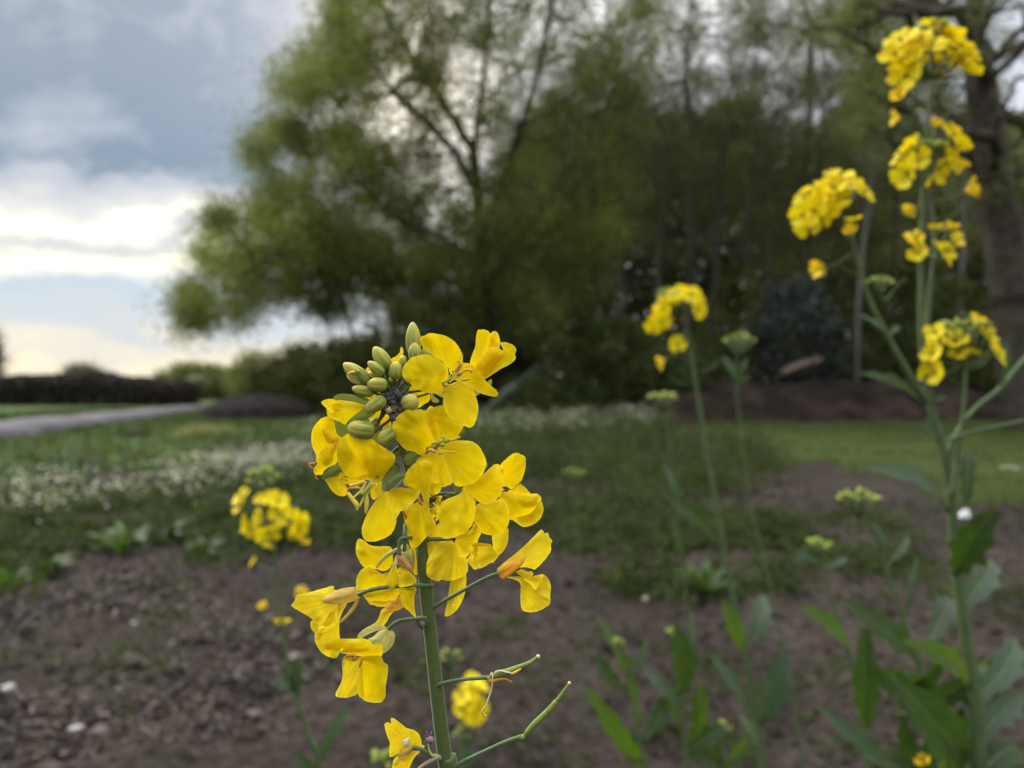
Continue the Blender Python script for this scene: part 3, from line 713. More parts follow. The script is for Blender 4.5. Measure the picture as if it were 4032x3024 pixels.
# flower 12, withered, at the far left
f = flower('H', [(2350, 190), (2150, 195), (1900, 205), (1700, 220), (1450, 265), (1320, 310), (1235, 345)], [9, 8, 8, 8, 8, 8, 9], [30, 0, -22, -26, -22, -16, -10])
petal(f, 'petal', 'petal_old', 'H', (1180, 350), 10, [(120, 540), (140, 490), (170, 450), (190, 390), (220, 345), (360, 320), (480, 290), (600, 255), (700, 230), (780, 200), (835, 212), (825, 260), (890, 285), (900, 420), (900, 540), (760, 650), (700, 750), (610, 855), (500, 790), (420, 720), (250, 620)], 30, 60, 16, 9)
petal(f, 'petal', 'petal_old', 'H', (1100, 420), 20, [(435, 880), (455, 775), (560, 830), (620, 860), (640, 750), (760, 640), (900, 555), (960, 490), (1060, 470), (970, 640), (920, 800), (920, 1000), (930, 1080), (915, 1330), (860, 1405), (760, 1395), (640, 1330), (560, 1230), (510, 1120), (510, 1000), (480, 960)], 30, 20, 14, 10)
petal(f, 'petal', 'petal', 'H', (1000, 520), 0, [(560, 900), (620, 870), (700, 880), (790, 830), (850, 700), (830, 600), (900, 550), (880, 680), (880, 800), (800, 900), (700, 960), (600, 990)], 10, 10, 10, 4)
petal(f, 'sepal', 'sepal_tan', 'H', (1220, 320), -14, [(635, 430), (720, 355), (870, 272), (1000, 235), (1100, 222), (1200, 220), (1240, 300), (1255, 400), (1150, 460), (950, 500), (800, 505), (660, 490)], 10, 20, 26, 3)
strand(f, 'sepal', 'sepal_tan', 'H', [(1225, 400), (1200, 500), (1120, 620), (1010, 740), (925, 820)], [9, 9, 8, 7, 4], [-4, -4, -6, -8, -10], 8, 0.5)

# flower 13, petals left of the stem
f = flower('F', [(1560, 960), (1300, 960), (1200, 985), (1100, 990)], [8, 9, 7, 3], [34, 10, -4, 0])
petal(f, 'petal', 'petal', 'F', (880, 620), 16, [(262, 420), (262, 320), (270, 240), (310, 175), (390, 200), (450, 250), (520, 290), (640, 305), (780, 300), (865, 340), (880, 520), (870, 600), (800, 690), (700, 712), (590, 680), (400, 650), (320, 550)], 20, 40, 20)
petal(f, 'petal', 'petal', 'F', (830, 780), 8, [(800, 740), (700, 765), (600, 700), (500, 650), (450, 648), (400, 660), (320, 730), (270, 850), (265, 930), (285, 1040), (400, 1025), (500, 1000), (640, 980), (790, 960), (830, 850)], 20, -20, 12)
petal(f, 'petal', 'petal_old', 'F', (900, 1060), 20, [(385, 1110), (450, 1215), (500, 1280), (550, 1280), (620, 1310), (740, 1305), (860, 1210), (700, 1180), (500, 1120)], 10, 10, 6)
petal(f, 'petal', 'petal', 'F', (900, 1040), 4, [(385, 1105), (440, 1060), (540, 1035), (770, 1000), (900, 990), (1000, 1010), (1000, 1100), (900, 1180), (800, 1240), (700, 1262), (560, 1250), (450, 1190)], 20, -20, 10)
petal(f, 'petal', 'petal', 'F', (1060, 1020), 0, [(1000, 1005), (1130, 990), (1270, 998), (1245, 1130), (1240, 1250), (1250, 1380), (1268, 1495), (1220, 1460), (1150, 1390), (1060, 1310), (1010, 1200), (990, 1080)], 10, 30, -10)
petal(f, 'petal', 'petal', 'F', (1150, 340), 40, [(1150, 345), (1200, 333), (1255, 335), (1275, 500), (1285, 700), (1292, 765), (1235, 772), (1200, 600), (1160, 450)], 10, 10, 4)
petal(f, 'petal', 'petal_dry', 'F', (1050, 1250), 24, [(720, 1310), (800, 1250), (870, 1190), (1000, 1150), (1060, 1310), (1030, 1340), (940, 1385), (800, 1365)], 10, 10, 12, 6)
petal(f, 'petal', 'petal_old', 'F', (860, 1330), 30, [(640, 1500), (690, 1370), (760, 1340), (900, 1370), (830, 1470), (780, 1560), (700, 1650), (560, 1680), (480, 1650), (590, 1580)], 10, 20, 12, 4)

# flower 14, shrivelled, hanging from a bent stalk
f = flower('F', [(1190, 160), (1120, 162), (1040, 165), (990, 215), (982, 320), (993, 430)], [8, 7, 7, 7, 7, 8], [0, -20, -30, -34, -34, -34])
petal(f, 'petal', 'petal_old', 'F', (1020, 560), -26, [(1000, 650), (1100, 690), (1180, 750), (1260, 825), (1272, 900), (1230, 935), (1180, 960), (1080, 980), (980, 980), (990, 850), (960, 740)], 10, 20, -16, 10)
petal(f, 'petal', 'petal', 'F', (930, 600), -36, [(885, 615), (940, 640), (970, 740), (1000, 860), (965, 970), (910, 1035), (860, 1045), (810, 1112), (790, 1000), (775, 880), (815, 740)], 10, 20, 12, 9)
petal(f, 'sepal', 'sepal_peach', 'F', (980, 440), -46, [(925, 455), (980, 438), (1045, 440), (1130, 530), (1190, 640), (1228, 725), (1150, 690), (1050, 645), (985, 620), (930, 560)], 10, 30, 14, 5)
petal(f, 'sepal', 'sepal_pale', 'F', (930, 460), -38, [(930, 460), (900, 540), (870, 620), (930, 640), (960, 560)], 10, 10, 4, 2)
strand(f, 'sepal', 'sepal_pale', 'F', [(975, 345), (890, 390), (790, 450), (690, 540), (600, 665)], [7, 8, 8, 7, 3], [-16, -14, -10, -8, -6], 8, 0.5)

# closed bud with a square base beside the stem
f = flower('F', [(1085, -60), (1082, 100), (1078, 250), (1075, 380)], [7, 8, 8, 8], [20, -10, -16, -16])
V, F_, U = lathe(fg(*src('F', (1120, 360)), -6), fg(*src('F', (1180, 800)), 0), [(0, 14 * KPX), (.03, 24 * KPX), (.2, 27 * KPX), (.5, 24 * KPX), (.8, 14 * KPX), (.95, 5 * KPX), (1, 1 * KPX)], 18, 4, 0.15)
obj('calyx', V, F_, M['bud'], f, uv=U)
V, F_, U = lathe(fg(*src('F', (1085, 370)), 4), fg(*src('F', (1080, 265)), 0), [(0, 22 * KPX), (.5, 17 * KPX), (.9, 12 * KPX), (1, 3 * KPX)], 14)
obj('calyx', V, F_, M['sepal_pale'], f, uv=U)

# flower 15, drooping, lower left
f = flower('I', [(1960, 130), (1935, 70), (1880, 55), (1750, 68), (1600, 82), (1500, 105), (1400, 160), (1320, 240)], [7, 8, 8, 7.5, 7.5, 7.5, 7.5, 8], [30, 6, -12, -16, -14, -10, -6, -2])
petal(f, 'petal', 'petal_old', 'I', (1000, 600), 10, [(560, 720), (620, 690), (700, 705), (720, 755), (780, 730), (860, 720), (870, 900), (850, 1100), (800, 1315), (700, 1370), (620, 1392), (480, 1385), (432, 1350), (450, 1280), (530, 1120), (548, 980), (540, 850)], 20, -30, -10, 9)
petal(f, 'petal', 'petal', 'I', (1050, 620), 0, [(860, 720), (1000, 690), (1180, 690), (1215, 740), (1240, 800), (1305, 845), (1308, 960), (1290, 1080), (1270, 1200), (1268, 1360), (1230, 1430), (1180, 1475), (980, 1465), (860, 1400), (805, 1320), (815, 1100), (830, 900)], 20, 30, -14, 7)
petal(f, 'petal', 'petal', 'I', (1100, 480), -6, [(238, 510), (255, 460), (290, 430), (450, 405), (700, 405), (900, 405), (760, 500), (640, 560), (560, 610), (500, 630), (420, 600), (340, 600), (260, 560)], 20, -40, 14)
petal(f, 'petal', 'petal', 'I', (1180, 560), -26, [(505, 640), (555, 580), (570, 505), (640, 470), (720, 430), (860, 402), (960, 415), (1010, 440), (1050, 495), (1130, 490), (1222, 500), (1230, 620), (1180, 720), (1100, 725), (950, 715), (800, 690), (650, 660)], 10, -50, 22, 6)
petal(f, 'sepal', 'sepal_pale', 'I', (1300, 240), -8, [(795, 385), (820, 320), (870, 270), (960, 210), (1060, 175), (1180, 168), (1260, 195), (1312, 245), (1230, 250), (1120, 270), (1000, 320), (900, 375), (850, 397)], 10, 20, 14, 1)
petal(f, 'sepal', 'sepal_pale', 'I', (1300, 250), -6, [(975, 412), (1060, 370), (1120, 310), (1180, 265), (1315, 250), (1300, 380), (1240, 495), (1140, 490), (1050, 490)], 10, 20, 14, 1)
petal(f, 'sepal', 'sepal_pale', 'I', (1340, 260), -18, [(1325, 250), (1400, 285), (1428, 360), (1405, 480), (1340, 570), (1235, 645), (1220, 540), (1260, 420), (1295, 320)], 10, 20, 16, 1)
anther(f, 'I', [(595, 690), (680, 680), (760, 690), (740, 745), (705, 745)], -14, brown=True, w=6)
anther(f, 'I', [(895, 715), (860, 800), (820, 885)], -16, brown=True, w=5)

# flower 16, at the foot of the picture
f = flower('J', [(1050, 1500), (980, 1440), (900, 1375), (800, 1330), (700, 1310)], [7, 8, 8, 8, 9], [30, 4, -10, -14, -14])
petal(f, 'petal', 'petal_old', 'J', (640, 1260), 10, [(230, 940), (250, 905), (290, 895), (340, 910), (335, 830), (360, 822), (400, 835), (500, 910), (600, 990), (700, 1012), (760, 1050), (815, 1105), (850, 1220), (850, 1265), (903, 1290), (860, 1330), (700, 1350), (500, 1380), (440, 1425), (320, 1470), (315, 1330), (318, 1240), (260, 1080)], 40, 40, -14, 8)
petal(f, 'petal', 'petal_old', 'J', (700, 1340), 4, [(360, 1640), (380, 1540), (430, 1460), (520, 1450), (680, 1380), (800, 1370), (815, 1400), (740, 1470), (690, 1560), (620, 1690), (480, 1740), (370, 1720)], 30, -20, 12, 8)
petal(f, 'sepal', 'sepal_tan', 'J', (690, 1310), -14, [(465, 1500), (455, 1420), (500, 1350), (580, 1310), (685, 1290), (700, 1370), (620, 1450), (530, 1510)], 10, 10, 12, 2)
petal(f, 'sepal', 'filament_pale', 'J', (650, 1250), -10, [(520, 1220), (560, 1180), (640, 1150), (660, 1240), (640, 1280), (560, 1300)], 10, 10, 6, 2)

# flower 17, behind the buds, only its petals peep through
f = flower('L', [(1100, 1500), (1060, 1380), (1000, 1300)], [6, 6, 6], [80, 90, 96])
petal(f, 'petal', 'petal', 'L', (1000, 1200), 96, [(600, 1030), (740, 980), (860, 1000), (950, 1100), (930, 1290), (860, 1430), (760, 1400), (670, 1320), (640, 1180)], 20, 20, 8)
petal(f, 'petal', 'petal', 'L', (1000, 1250), 100, [(850, 1430), (840, 1320), (930, 1260), (1010, 1290), (1030, 1380), (980, 1420), (960, 1600), (820, 1640), (790, 1560)], 20, 20, 8)
petal(f, 'petal', 'petal', 'L', (1120, 1100), 96, [(1180, 1100), (1190, 960), (1250, 870), (1340, 930), (1400, 980), (1475, 1010), (1460, 1090), (1400, 1130), (1330, 1175), (1220, 1200)], 20, 20, 8)
petal(f, 'petal', 'petal', 'L', (1000, 900), 92, [(950, 560), (1020, 510), (1075, 455), (1085, 395), (1105, 388), (1122, 430), (1112, 500), (1060, 600), (1080, 720), (1010, 860), (960, 700)], 20, 20, 8)
petal(f, 'petal', 'petal', 'L', (900, 900), 90, [(630, 710), (655, 650), (700, 690), (860, 780), (900, 880), (700, 800)], 20, 20, 8)
petal(f, 'petal', 'petal', 'C', (760, 300), 30, [(685, 215), (710, 150), (750, 120), (795, 150), (820, 220), (760, 300)], 5, 5, -6)

# the peeping petals between stem and centre, with two drops hanging from the stalk
f = flower('D', [(1250, 700), (1350, 800), (1420, 900)], [5, 6, 6], [50, 56, 60])
petal(f, 'petal', 'petal_old', 'D', (1500, 1000), 56, [(1370, 710), (1440, 610), (1530, 600), (1600, 650), (1560, 800), (1470, 1000), (1420, 1010), (1460, 850)], 10, 10, 6, 8)
petal(f, 'petal', 'petal', 'D', (1480, 950), 46, [(1320, 800), (1370, 790), (1440, 810), (1460, 860), (1440, 940), (1370, 970), (1330, 900)], 10, 10, 14, 4)
petal(f, 'petal', 'petal', 'D', (1480, 1150), 50, [(1300, 1300), (1380, 1180), (1430, 1110), (1500, 1090), (1520, 1300), (1480, 1310)], 10, 10, 6, 4)

# buds round the aphids
HUB = (1010, 1060)
def bud(base, tip, w, zb, zt, crop='L', prof=None, dark=False, hub=None, pr=4.5, point=0.75):
    s = 3.3183 if crop == 'L' else 4.2538
    b = fg(*src(crop, base), zb); t = fg(*src(crop, tip), zt)
    R = w / 2 / s * KPX
    pr_ = prof or [(0, .35), (.03, .55), (.12, .82), (.28, .98), (.45, 1.0), (.62, .92), (.78, point), (.89, point * .68), (.96, point * .42), (1.0, .12)]
    V, F_, U = lathe(b, t, [(p, r * R) for p, r in pr_], 32, 4, 0.10)
    o = obj('bud', V, F_, M['bud'], plant, uv=U)
    h = hub or HUB
    P = [fg(*src('L', h), 50), fg(*src('L', ((h[0] * 0.55 + 0.45 * src_to_L(crop, base)[0]), (h[1] * 0.55 + 0.45 * src_to_L(crop, base)[1]))), zb * 0.5 + 25), b + (t - b) * 0.02]
    V, F_, U = tube(P, [pr * 0.8 * KPX, pr * KPX, pr * 1.3 * KPX], 8, n=14)
    obj('pedicel', V, F_, M['pedicel_dark' if dark else 'pedicel'], o, uv=U)
    return o
def src_to_L(crop, p):
    s = src(crop, p)
    return ((s[0] - 1250) * 3.3183, (s[1] - 1250) * 3.3183)
bud((1262, 500), (1243, 60), 205, 40, 30)
bud((1290, 600), (1262, 322), 185, 20, 12)
bud((1450, 560), (1400, 380), 150, 50, 44)
bud((925, 665), (740, 385), 205, 30, 20)
bud((865, 745), (660, 578), 150, 0, -12)
bud((1018, 805), (1030, 575), 178, -6, -14, point=.85)
bud((1120, 640), (1118, 494), 112, 24, 20, point=.85)
ob = bud((670, 860), (342, 598), 215, 20, 6)
petal(ob, 'sepal', 'sepal', 'L', (660, 830), -22, [(540, 700), (590, 730), (650, 790), (665, 850), (600, 860), (540, 790)], 10, 10, 8, 1)
petal(ob, 'sepal', 'sepal_pale', 'L', (600, 860), -16, [(380, 740), (400, 710), (440, 705), (500, 700), (530, 760), (600, 850), (560, 880), (460, 850), (390, 790)], 10, 10, 14, 2)
strand(ob, 'anther', 'anther', 'L', [(400, 740), (430, 725), (470, 715), (490, 720)], [4, 6, 6, 4], -26)
strand(ob, 'anther', 'anther', 'L', [(500, 670), (515, 690), (530, 710)], [4, 5, 4], -24)
bud((912, 885), (648, 865), 195, -14, -26)
bud((735, 985), (452, 925), 165, 4, -6)
bud((885, 1060), (634, 1215), 205, -12, -26, point=.8)
bud((1160, 1130), (1275, 1090), 238, 12, -34, prof=[(0, .5), (.08, .8), (.25, .98), (.45, 1.0), (.65, .93), (.8, .78), (.92, .5), (.98, .25), (1, .08)])
bud((1160, 430), (714, 345), 310, -4, -30, 'B', dark=True, pr=6, hub=(1010, 1290), prof=[(0, .5), (.05, .74), (.15, .9), (.35, 1), (.6, .98), (.78, .84), (.9, .6), (.97, .34), (1, .12)])
bud((1560, 400), (1225, 600), 290, 8, -14, 'B', hub=(1020, 1290), prof=[(0, .5), (.05, .74), (.15, .9), (.35, 1), (.6, .98), (.78, .84), (.9, .6), (.97, .34), (1, .12)])
bud((1250, 230), (1080, 330), 170, 40, 30, 'B', dark=True, pr=6)
bud((880, 800), (650, 730), 150, 34, 28)
bud((1000, 800), (940, 830), 90, 10, -2, prof=[(0, .6), (.3, 1), (.7, .9), (.9, .5), (1, .1)])
for a in ([(1010, 1060), (1080, 960), (1150, 800), (1180, 640)], [(1020, 1070), (1120, 980), (1250, 860), (1500, 760)], [(1010, 1080), (1180, 1060), (1330, 1030), (1450, 990)],
          [(1000, 1050), (1090, 900), (1130, 820), (1110, 760)]):
    strand(plant, 'pedicel', 'pedicel', 'L', a, [5, 5, 5, 5], [50, 40, 44, 50])
strand(plant, 'pedicel', 'pedicel_dark', 'L', [(860, 1180), (830, 1290), (790, 1370)], [6, 6, 7], [20, 20, 24])
petal(plant, 'sepal', 'sepal', 'B', (1100, 500), 44, [(1100, 460), (1160, 380), (1300, 350), (1290, 450), (1240, 520), (1190, 590), (1120, 540)], 10, 10, 8, 1)
petal(plant, 'sepal', 'sepal', 'L', (700, 1560), 70, [(215, 1350), (420, 1420), (600, 1560), (780, 1620), (640, 1680), (400, 1640), (270, 1560)], 10, 10, 8, 1)

# stalks and seed pods at the foot
p = strand(plant, 'seed_pod', 'pod', 'K', [(865, 530), (960, 480), (1100, 445), (1250, 385), (1385, 335)], [9, 13, 13, 11, 9], 0, 12)
strand(p, 'pedicel', 'pedicel', 'K', [(-110, 700), (-20, 650), (60, 628), (200, 595), (400, 570), (600, 555), (800, 540), (880, 522)], [9, 9, 7.5, 7, 7, 7.5, 8.5, 8], [30, 14, 6, 2, 0, 0, 0, 0], 10)
strand(p, 'beak', 'beak', 'K', [(1375, 340), (1460, 305), (1530, 260), (1610, 195)], [9.5, 9.5, 8, 6.5], 0, 10)
strand(p, 'stigma', 'stigma', 'K', [(1600, 200), (1620, 190), (1640, 185)], [8.5, 8.5, 5], 0, 10)
strand(p, 'withered_petal', 'petal_dry', 'K', [(780, 535), (800, 600), (840, 615), (930, 585), (1060, 575), (1150, 610), (1175, 630)], [5, 9, 10, 7, 5, 5, 3], -12, 8, 0.5)
strand(p, 'withered_filament', 'filament_pale', 'K', [(850, 500), (842, 640), (825, 760), (775, 910), (730, 1040)], [2.6, 3.4, 3.2, 2.8, 2.6], [-14, -14, -10, -10, -10])
strand(p, 'anther', 'anther', 'K', [(735, 1035), (680, 1100), (690, 1150), (715, 1185), (745, 1182)], [4, 4, 5, 5, 3], -10)
strand(p, 'withered_filament', 'filament_pale', 'K', [(872, 490), (900, 450), (970, 430), (1060, 450), (1170, 468)], [2.4, 2.8, 3, 2.8, 2.6], [-10, -12, -14, -14, -14])
strand(p, 'anther', 'anther', 'K', [(1160, 490), (1185, 475), (1240, 450), (1325, 400)], [3, 5, 5, 3], -15)
strand(p, 'receptacle', 'stigma', 'K', [(820, 500), (840, 470), (850, 465)], [5, 4, 2], -6)
p = strand(plant, 'seed_pod', 'pod', 'K', [(1385, 1525), (1440, 1440), (1560, 1310), (1690, 1190), (1820, 1060), (1915, 940)], [7, 10, 12, 12, 11.5, 10], -4, 12)
strand(p, 'pedicel', 'pedicel', 'K', [(180, 2080), (300, 1985), (500, 1880), (750, 1760), (960, 1665), (1150, 1590), (1340, 1530)], [9, 9, 7.5, 7, 7.5, 8, 9], [30, 8, 0, 0, 0, -2, -4], 10)
strand(p, 'receptacle', 'pod', 'K', [(1310, 1560), (1350, 1540), (1385, 1520)], [9, 11, 8], -4, 12)
strand(p, 'beak', 'beak', 'K', [(1910, 950), (1980, 860), (2060, 750), (2135, 645)], [8, 7.5, 6, 5], -4, 10)
strand(p, 'stigma', 'stigma', 'K', [(2125, 650), (2140, 632), (2150, 622)], [6.5, 7, 5], -4, 10)
strand(plant, 'pedicel', 'pedicel_grey', 'J', [(700, 1800), (800, 1690), (900, 1600), (1040, 1520), (1130, 1480), (1180, 1520)], [8, 8, 8, 9, 10, 9], [-10, -10, -8, 0, 10, 30], 10)
strand(plant, 'stipule', 'sepal_pale', 'J', [(1090, 1440), (1040, 1450), (1005, 1420), (975, 1340), (960, 1260)], [5, 6, 5, 4, 2], [20, 0, -6, -8, -8])
strand(plant, 'stipule', 'pedicel', 'F', [(1380, 1680), (1320, 1620), (1280, 1540), (1260, 1480)], [5, 6, 5, 3], [20, 0, -6, -8])
# ground leaves of this plant, below the picture
LEAFN = [0]

# ------------------------------------------------------------------ aphids
def aphid_geo(c, axis, up, L, W):
    axis = axis / np.linalg.norm(axis)
    up = up - axis * (up @ axis); up /= np.linalg.norm(up)
    side = np.cross(axis, up)
    mb = MB()
    prof = [(0, .10), (.05, .42), (.15, .78), (.32, 1.0), (.5, .98), (.66, .80), (.78, .62), (.88, .50), (.95, .34), (1, .1)]
    V = []; F_ = []
    S = 14
    for t, r in prof:
        for j in range(S):
            a = 2 * math.pi * j / S
            rr = r * W * (1 + 0.05 * math.sin(t * 40))
            V.append(c + axis * L * (t - 0.5) + side * rr * math.cos(a) + up * rr * 0.8 * math.sin(a))
    m = len(prof)
    F_ = [[i * S + j, i * S + (j + 1) % S, (i + 1) * S + (j + 1) % S, (i + 1) * S + j] for i in range(m - 1) for j in range(S)]
    F_ += [list(range(S))[::-1], [(m - 1) * S + j for j in range(S)]]
    mb.add(V, F_)
    for s in (-1, 1):
        for k, t in enumerate((0.15, 0.0, 0.25)):
            b = c + axis * L * (t) + side * s * W * 0.7 - up * W * 0.3
            kn = b + side * s * W * 0.9 + up * W * 0.2 + axis * L * 0.15 * (k - 1)
            ft = kn + side * s * W * 0.5 - up * W * 0.9 + axis * L * 0.15 * (k - 1)
            v, f_, u_ = tube([b, kn, ft], [W * .11, W * .08, W * .05], 5, n=7)
            mb.add(v, f_, 0, u_)
        b = c + axis * L * 0.46 + side * s * W * 0.2
        v, f_, u_ = tube([b, b + axis * L * .2 + side * s * W * .6 + up * W * .3, b - axis * L * .1 + side * s * W * 1.2 + up * W * .6], [W * .07, W * .05, W * .03], 5, n=7)
        mb.add(v, f_, 0, u_)
        b = c - axis * L * 0.28 + side * s * W * 0.45 + up * W * 0.55
        v, f_, u_ = tube([b, b - axis * L * .16 + up * W * .2], [W * .10, W * .06], 5, n=4)
        mb.add(v, f_, 0, u_)
    return mb
ar = random.Random(3)
spots = [(900, 1010), (965, 990), (1040, 975), (1100, 985), (1160, 1000), (880, 1065), (940, 1060), (1010, 1050), (1075, 1030), (1130, 1060), (1060, 1090), (985, 1110),
         (900, 1130), (950, 1160), (1040, 1150), (1105, 1130), (1130, 1190), (1080, 1210), (1010, 1210), (870, 1180), (960, 1240), (1030, 1270), (1090, 1260), (990, 1310), (910, 1220),
         (870, 960), (1000, 940), (1060, 1000), (1010, 1180), (1180, 1090)]
for i, (x, y) in enumerate(spots):
    z = -2 + ar.uniform(-14, 14) + 0.08 * abs(x - 1010)
    c = fg(*src('L', (x, y)), z)
    a = ar.uniform(0, 6.28)
    ax = np.array([math.cos(a), ar.uniform(-.4, .4), math.sin(a)])
    sc = ar.uniform(0.8, 1.15)
    mb = aphid_geo(c, ax, np.array([0, -1, 0.2]), 31 * sc * KPX, 11.5 * sc * KPX)
    tag(mb.build('aphid', M['aphid']), 'dark grey mealy aphid crowded with others between the green buds of the nearest plant', 'aphid', 'grey aphids clustered among the buds')
mb = aphid_geo(fg(*src('L', (935, 1212)), -24), np.array([0.2, 0, 1.0]), np.array([0, -1, 0.2]), 28 * KPX, 12.5 * KPX)
tag(mb.build('aphid', M['aphid_tan']), 'swollen pale tan aphid at the lower edge of the grey aphid cluster', 'aphid', 'other aphids on the nearest plant')
mb = aphid_geo(fg(*src('D', (1385, 655)), 4), np.array([1.0, 0, .5]), np.array([0, -1, -0.3]), 32 * KPX, 13 * KPX)
tag(mb.build('aphid', M['aphid_brown']), 'left one of two round dark brown aphids hanging under a green flower stalk', 'aphid', 'other aphids on the nearest plant')
mb = aphid_geo(fg(*src('D', (1590, 630)), 4), np.array([-1.0, 0, .2]), np.array([0, -1, -0.3]), 28 * KPX, 12 * KPX)
tag(mb.build('aphid', M['aphid_brown']), 'right one of two round dark brown aphids hanging under a green flower stalk', 'aphid', 'other aphids on the nearest plant')
mb = aphid_geo(fg(*src('I', (1885, 150)), -6), np.array([.3, 0, 1.0]), np.array([0, -1, 0]), 26 * KPX, 10.5 * KPX)
tag(mb.build('aphid', M['aphid_mauve']), 'small grey aphid tucked under the bent stalk where it meets the main stem', 'aphid', 'other aphids on the nearest plant')
mb = aphid_geo(fg(*src('J', (995, 1190)), -4), np.array([-1, 0, .1]), np.array([0, -1, 0.2]), 36 * KPX, 14 * KPX)
tag(mb.build('aphid', M['aphid_mauve']), 'mauve aphid on the left side of the main stem near the bottom of the photo', 'aphid', 'other aphids on the nearest plant')

# ------------------------------------------------------------------ blurred rapeseed plants behind
def leaf(parent, base, tip, width, mat, bend=0.15, lobes=0, name='leaf', facing=None, seed=None):
    """broad leaf from base to tip (world points), pale midrib as its child"""
    LEAFN[0] += 1
    r = random.Random(LEAFN[0])
    base = np.asarray(base, float); tip = np.asarray(tip, float)
    ax = tip - base; L = np.linalg.norm(ax); a = ax / L
    view = np.array([r.uniform(-.5, .5), -1, r.uniform(0.2, .9)]) if facing is None else np.asarray(facing, float)
    sdir = np.cross(a, view); sdir /= np.linalg.norm(sdir)
    nrm = np.cross(sdir, a)
    if nrm[1] > 0: nrm = -nrm
    nu, nv = 18, 8
    V = []; U = []
    mids = []
    ph = r.uniform(0, 6)
    for i in range(nu + 1):
        t = i / nu
        w = width / 2 * (math.sin(math.pi * min(1, t * 0.93 + 0.05)) ** 0.75) * (1 - 0.35 * (1 - t) * (t < 0.4))
        w *= 1 + 0.10 * math.sin(t * 26 + ph) * (1 if lobes == 0 else 2.2)
        c = base + ax * t + nrm * (bend * L * (math.sin(math.pi * t) * 0.6 - 0.5 * t * t)) + sdir * 0.06 * L * math.sin(t * 3 + ph)
        mids.append(c)
        for j in range(nv + 1):
            s = j / nv * 2 - 1
            fold = 0.28 * abs(s) * w + 0.06 * w * math.sin(t * 17 + ph * 2 + s * 2) * abs(s)
            V.append(c + sdir * w * s + nrm * fold)
            U.append((s * 0.5 + 0.5 + ph, t))
    F_ = [[i * (nv + 1) + j, i * (nv + 1) + j + 1, (i + 1) * (nv + 1) + j + 1, (i + 1) * (nv + 1) + j] for i in range(nu) for j in range(nv)]
    o = obj(name, V, F_, M[mat], parent, uv=U)
    rr = max(width * 0.035, 0.0006)
    v, f_, u_ = tube([m + nrm * 0.0 for m in mids[::3]], np.linspace(rr, rr * 0.25, len(mids[::3])), 6, n=18)
    obj('midrib', v, f_, M['midrib'], o, uv=u_)
    return o

def cpetals(mb, c, n, size, r, m=0, closed=0.0):
    """four rounded petals round n"""
    n = n / np.linalg.norm(n)
    u = np.cross(n, [0.3, 0.2, 1]); u /= np.linalg.norm(u)
    w = np.cross(n, u)
    a0 = r.uniform(0, 6.28)
    for k in range(4):
        a = a0 + k * math.pi / 2 + r.uniform(-.2, .2)
        d = math.cos(a) * u + math.sin(a) * w
        e = -math.sin(a) * u + math.cos(a) * w
        L = size * r.uniform(.85, 1.1)
        up = 0.25 + closed * 1.2 + r.uniform(-.1, .25)
        V = []
        for t, ww in ((0.05, .10), (.35, .26), (.6, .52), (.84, .52), (1.0, .30)):
            for s in (-1, 0, 1):
                h = up * t * L - 0.15 * L * t * t + 0.08 * L * abs(s)
                V.append(c + d * L * t * (1 - 0.4 * closed) + e * s * ww * L * (1 - .3 * closed) + n * h)
        F_ = [[i * 3 + j, i * 3 + j + 1, (i + 1) * 3 + j + 1, (i + 1) * 3 + j] for i in range(4) for j in range(2)]
        mb.add(V, F_, m)

def bg_flower(root, c, frm, size, r, old=False, n=None):
    mb = MB()
    c = np.asarray(c); frm = np.asarray(frm)
    d = c - frm
    nn = d / (np.linalg.norm(d) + 1e-9) + np.array([0, -0.5, 0.2]) if n is None else n
    nn = nn / np.linalg.norm(nn)
    cpetals(mb, c, nn, size, r, 0, closed=0.6 if old else r.uniform(0, .35))
    sag = frm * .5 + c * .5 + np.array([0, 0, -0.1 * np.linalg.norm(d)])
    v, f_, u_ = tube([frm, sag, c], [size * .07, size * .06, size * .09], 5, n=8)
    mb.add(v, f_, 1, u_)
    v, f_, u_ = lathe(c - nn * size * .1, c + nn * size * .5, [(0, size * .09), (.5, size * .1), (1, size * .05)], 6)
    mb.add(v, f_, 1, u_)
    return mb.build('flower', [M['bgpetal_old' if old else 'bgpetal'], M['stem_bg']], root)

def bg_buds(root, c, rx, rz, n, r, s=0.0022, flat=0.5):
    """the green crown of unopened buds, each bud its own part"""
    for i in range(n):
        a = r.uniform(0, 6.28); q = math.sqrt(r.random())
        p = c + np.array([math.cos(a) * rx * q, math.sin(a) * rx * q, rz * (1 - q * q) * 1.0 + r.uniform(-.3, .3) * rz])
        dr = np.array([math.cos(a) * q, math.sin(a) * q, 1.0 - 0.6 * q])
        dr /= np.linalg.norm(dr)
        mb = MB()
        v, f_, u_ = lathe(p, p + dr * s * r.uniform(2.4, 3.4), [(0, s * .5), (.3, s), (.65, s * .85), (1, s * .2)], 7)
        mb.add(v, f_, 0, u_)
        v, f_, u_ = tube([c - np.array([0, 0, rx * 1.1]), p], [s * .25, s * .25], 4, n=4)
        mb.add(v, f_, 1, u_)
        mb.build('bud', [M['bract'], M['stem_bg']], root)

def stemline(root, pts, R, d, ds=None, name='stem', ground=None):
    P = [at(x, y, d + (ds[i] if ds else 0)) for i, (x, y) in enumerate(pts)]
    R = list(R)
    if ground is not None:
        P.append(P[-1] * .5 + np.array([ground[0], ground[1], P[-1][2] * .0]) * .5 + np.array([0, 0, P[-1][2] * .0]))
        P.append(np.array([ground[0], ground[1], 0.0]))
        R += [R[-1] * 1.15, R[-1] * 1.3]
    v, f_, u_ = tube(P, R, 10, n=12 * len(P))
    return obj(name, v, f_, M['stem_bg'], root, uv=u_)

